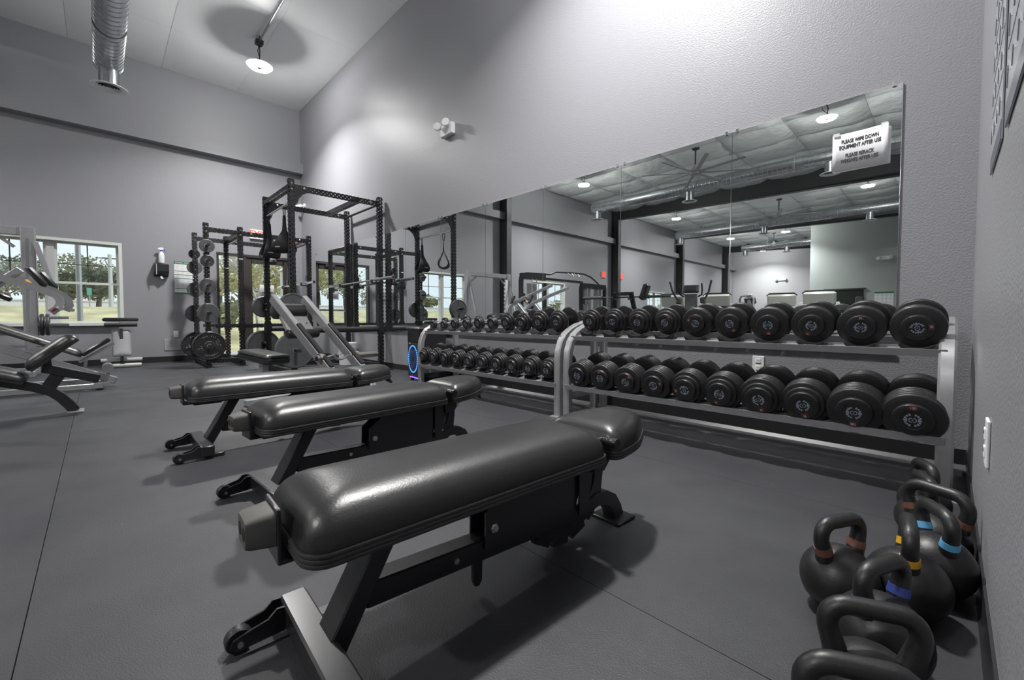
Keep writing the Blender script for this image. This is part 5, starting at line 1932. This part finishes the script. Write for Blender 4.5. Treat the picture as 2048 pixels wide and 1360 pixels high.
def at_x(px_, X):
    """ground position on the plane x = X seen at photograph column px_"""
    a = 0.7985 + math.atan((1024 - px_) / 850.53)
    return (X, X / -math.tan(a) if abs(math.tan(a)) > 1e-6 else 0)


TR = [(14, -46, 4.2, 2.6, 3, 'grey-green tree at the far left of the window'),
      (84, -52, 4.6, 2.6, 0, 'dark tree behind the silver smith machine post'),
      (126, -32, 2.0, 1.2, 0, 'low dark tree at the left of the right window half'),
      (146, -60, 4.8, 3.0, 2, 'yellow-green tree behind the lamp post'),
      (180, -54, 5.6, 2.4, 1, 'tall olive tree between lamp post and utility pole'),
      (198, -33, 2.4, 1.5, 0, 'low dark tree beside the green street sign'),
      (226, -60, 5.2, 2.8, 3, 'grey-green tree behind the utility pole'),
      (246, -42, 3.2, 1.8, 1, 'olive tree at the right edge of the window'),
      (441, -36, 4.0, 2.2, 2, 'pale green tree behind the glass sidelight'),
      (478, -50, 5.6, 3.0, 3, 'grey-green tree between sidelight and door'),
      (520, -44, 5.2, 3.0, 2, 'pale green tree behind the left of the glass door'),
      (566, -54, 7.0, 3.4, 1, 'olive tree behind the middle of the glass door'),
      (612, -42, 5.2, 3.0, 2, 'pale tree behind the right of the glass door')]
TRM = [(-44, -9.5, 6.0, 3.0, 2, 'pale tree outside the door as reflected, rightmost'),
       (-50, -14.5, 6.5, 3.2, 1, 'olive tree outside the door as reflected, middle'),
       (-42, -16.5, 4.6, 2.6, 3, 'grey-green tree outside the door as reflected, leftmost')]
for (X, y_, h, r, lf_, lab) in TRM:
    tree_obj(X, y_, h, r, LEAF[lf_], lab, 1300, 0.0, 0.17)
for (px_, X, h, r, lf_, lab) in TR:
    x_, y_ = at_x(px_, X)
    tree_obj(x_, y_, h, r, LEAF[lf_], lab, 1500, 0.0, 0.15)
# shrubs by the sidelight
for k, (px_, X, h) in enumerate(((438, -14.5, 1.2), (452, -15.5, 0.9))):
    x_, y_ = at_x(px_, X)
    t = thing('shrub', ('taller green shrub outside the glass sidelight', 'lower green shrub outside the glass sidelight')[k], 'shrub', (x_, y_, gz(x_)), 0, 'shrubs by the entrance')
    MB().cyl((0, 0, 0), (0, 0, h * .5), 0.03, 6).build('stem', M_BARK, t)
    foliage((0, 0, h * .6), 0.5, h * .55, 350, k + 3, LEAF[1], 'foliage', t, 0.10)
# trees reflected through the other windows
for k, (y_, X, h, lf_) in enumerate(((-14.0, -40, 2.2, 3), (-22.0, -44, 2.5, 1), (-36.0, -42, 2.5, 3), (-50.0, -46, 2.6, 1))):
    tree_obj(X, y_, h, 2.6, LEAF[lf_], 'distant tree outside the %s window behind the camera' % ('second', 'second and third', 'third', 'fourth')[k], 700)

# pale bare tree in front of the door
x_, y_ = at_x(517, -15.5)
t = thing('bare_tree', 'pale bare tree with forked branches outside the glass door', 'tree', (x_, y_, gz(x_)), 0)
rnd = random.Random(4)
m = MB()


def branch(p, d, ln, r, depth):
    q = p + d * ln
    mid = p + d * ln * .5 + Vector((rnd.uniform(-.04, .04), rnd.uniform(-.04, .04), 0))
    m.tube([p, mid, q], [r, r * .8, r * .6], 6, cap=False)
    if depth == 0:
        return
    for k in range(3 if depth > 1 else 2):
        nd = (d + Vector((rnd.uniform(-.6, .6), rnd.uniform(-.6, .6), rnd.uniform(0.0, .4)))).normalized()
        branch(q, nd, ln * rnd.uniform(.6, .85), r * .58, depth - 1)


branch(Vector((0, 0, 0)), Vector((0, 0, 1)), 1.05, 0.055, 0)
for k in range(5):
    branch(Vector((0, 0, 1.0)), Vector((rnd.uniform(-.5, .5), rnd.uniform(-.8, .8), 1)).normalized(), 0.7, 0.032, 3)
m.build('branches', M_BARKP, t)

# lamp post, utility pole, street sign, fence, shed
x_, y_ = at_x(161, -14.0)
lp = thing('lamp_post', 'smooth grey post standing outside the window', 'post', (x_, y_, gz(x_) - 0.05), 0)
MB().tube([(0, 0, 0), (0, 0, 4.5)], [0.055, 0.045], 14).build('shaft', M_STEEL_S, lp)
MB().cyl((0, 0, 0), (0, 0, 0.06), 0.11, 14).build('base_collar', M_STEEL_S, lp)
x_, y_ = at_x(224, -30.0)
up_ = thing('utility_pole', 'thin wooden utility pole with crossarm beyond the lawn', 'pole', (x_, y_, gz(x_) - 0.05), 0)
MB().tube([(0, 0, 0), (0, 0, 2.9)], [0.10, 0.08], 10).build('pole', M_LGREY, up_)
MB().box((0, 0, 2.7), (0.08, 0.6, 0.06)).build('crossarm', M_BARK, up_)
x_, y_ = at_x(181, -22.0)
ss = thing('street_sign', 'small green sign on a thin post by the road', 'sign', (x_, y_, gz(x_) - 0.05), 0)
MB().cyl((0, 0, 0), (0, 0, 0.7), 0.02, 8).build('post', M_STEEL_S, ss)
MB().box((0.03, 0, 0.62), (0.02, 0.13, 0.26)).build('panel', mat('sign_green', (0.10, 0.34, 0.28), 0.5), ss)
fe = thing('white_fence', 'low white wall beyond the lawn behind the trees', 'fence', (-38, -14, 1.15), 0)
MB().box((0, 0, 0.35), (0.15, 50, 0.7)).build('panel', mat('fence_white', (0.62, 0.62, 0.62), 0.7), fe)
MB().box((0, 0, 0.74), (0.22, 50, 0.08)).build('cap', MATS['fence_white'], fe)
x_, y_ = at_x(588, -22.0)
hs = thing('white_trailer', 'small white trailer parked outside beyond the glass door', 'trailer', (x_, y_ + 1.0, gz(x_)), 0)
MB().box((0, 0, 1.1), (2.0, 2.6, 1.6), None, 0.05).build('body', mat('trailer_white', (0.66, 0.66, 0.66), 0.5), hs)
MB().prism([(-1.4, 1.9), (1.4, 1.9), (0.9, 2.3), (-0.9, 2.3)], -1.05, 1.05).build('roof', MATS['trailer_white'], hs)
for s in (-1, 1):
    MB().cyl((0.9, s * 0.7, 0.3), (1.05, s * 0.7, 0.3), 0.3, 16).build('wheel', M_DARK, hs)
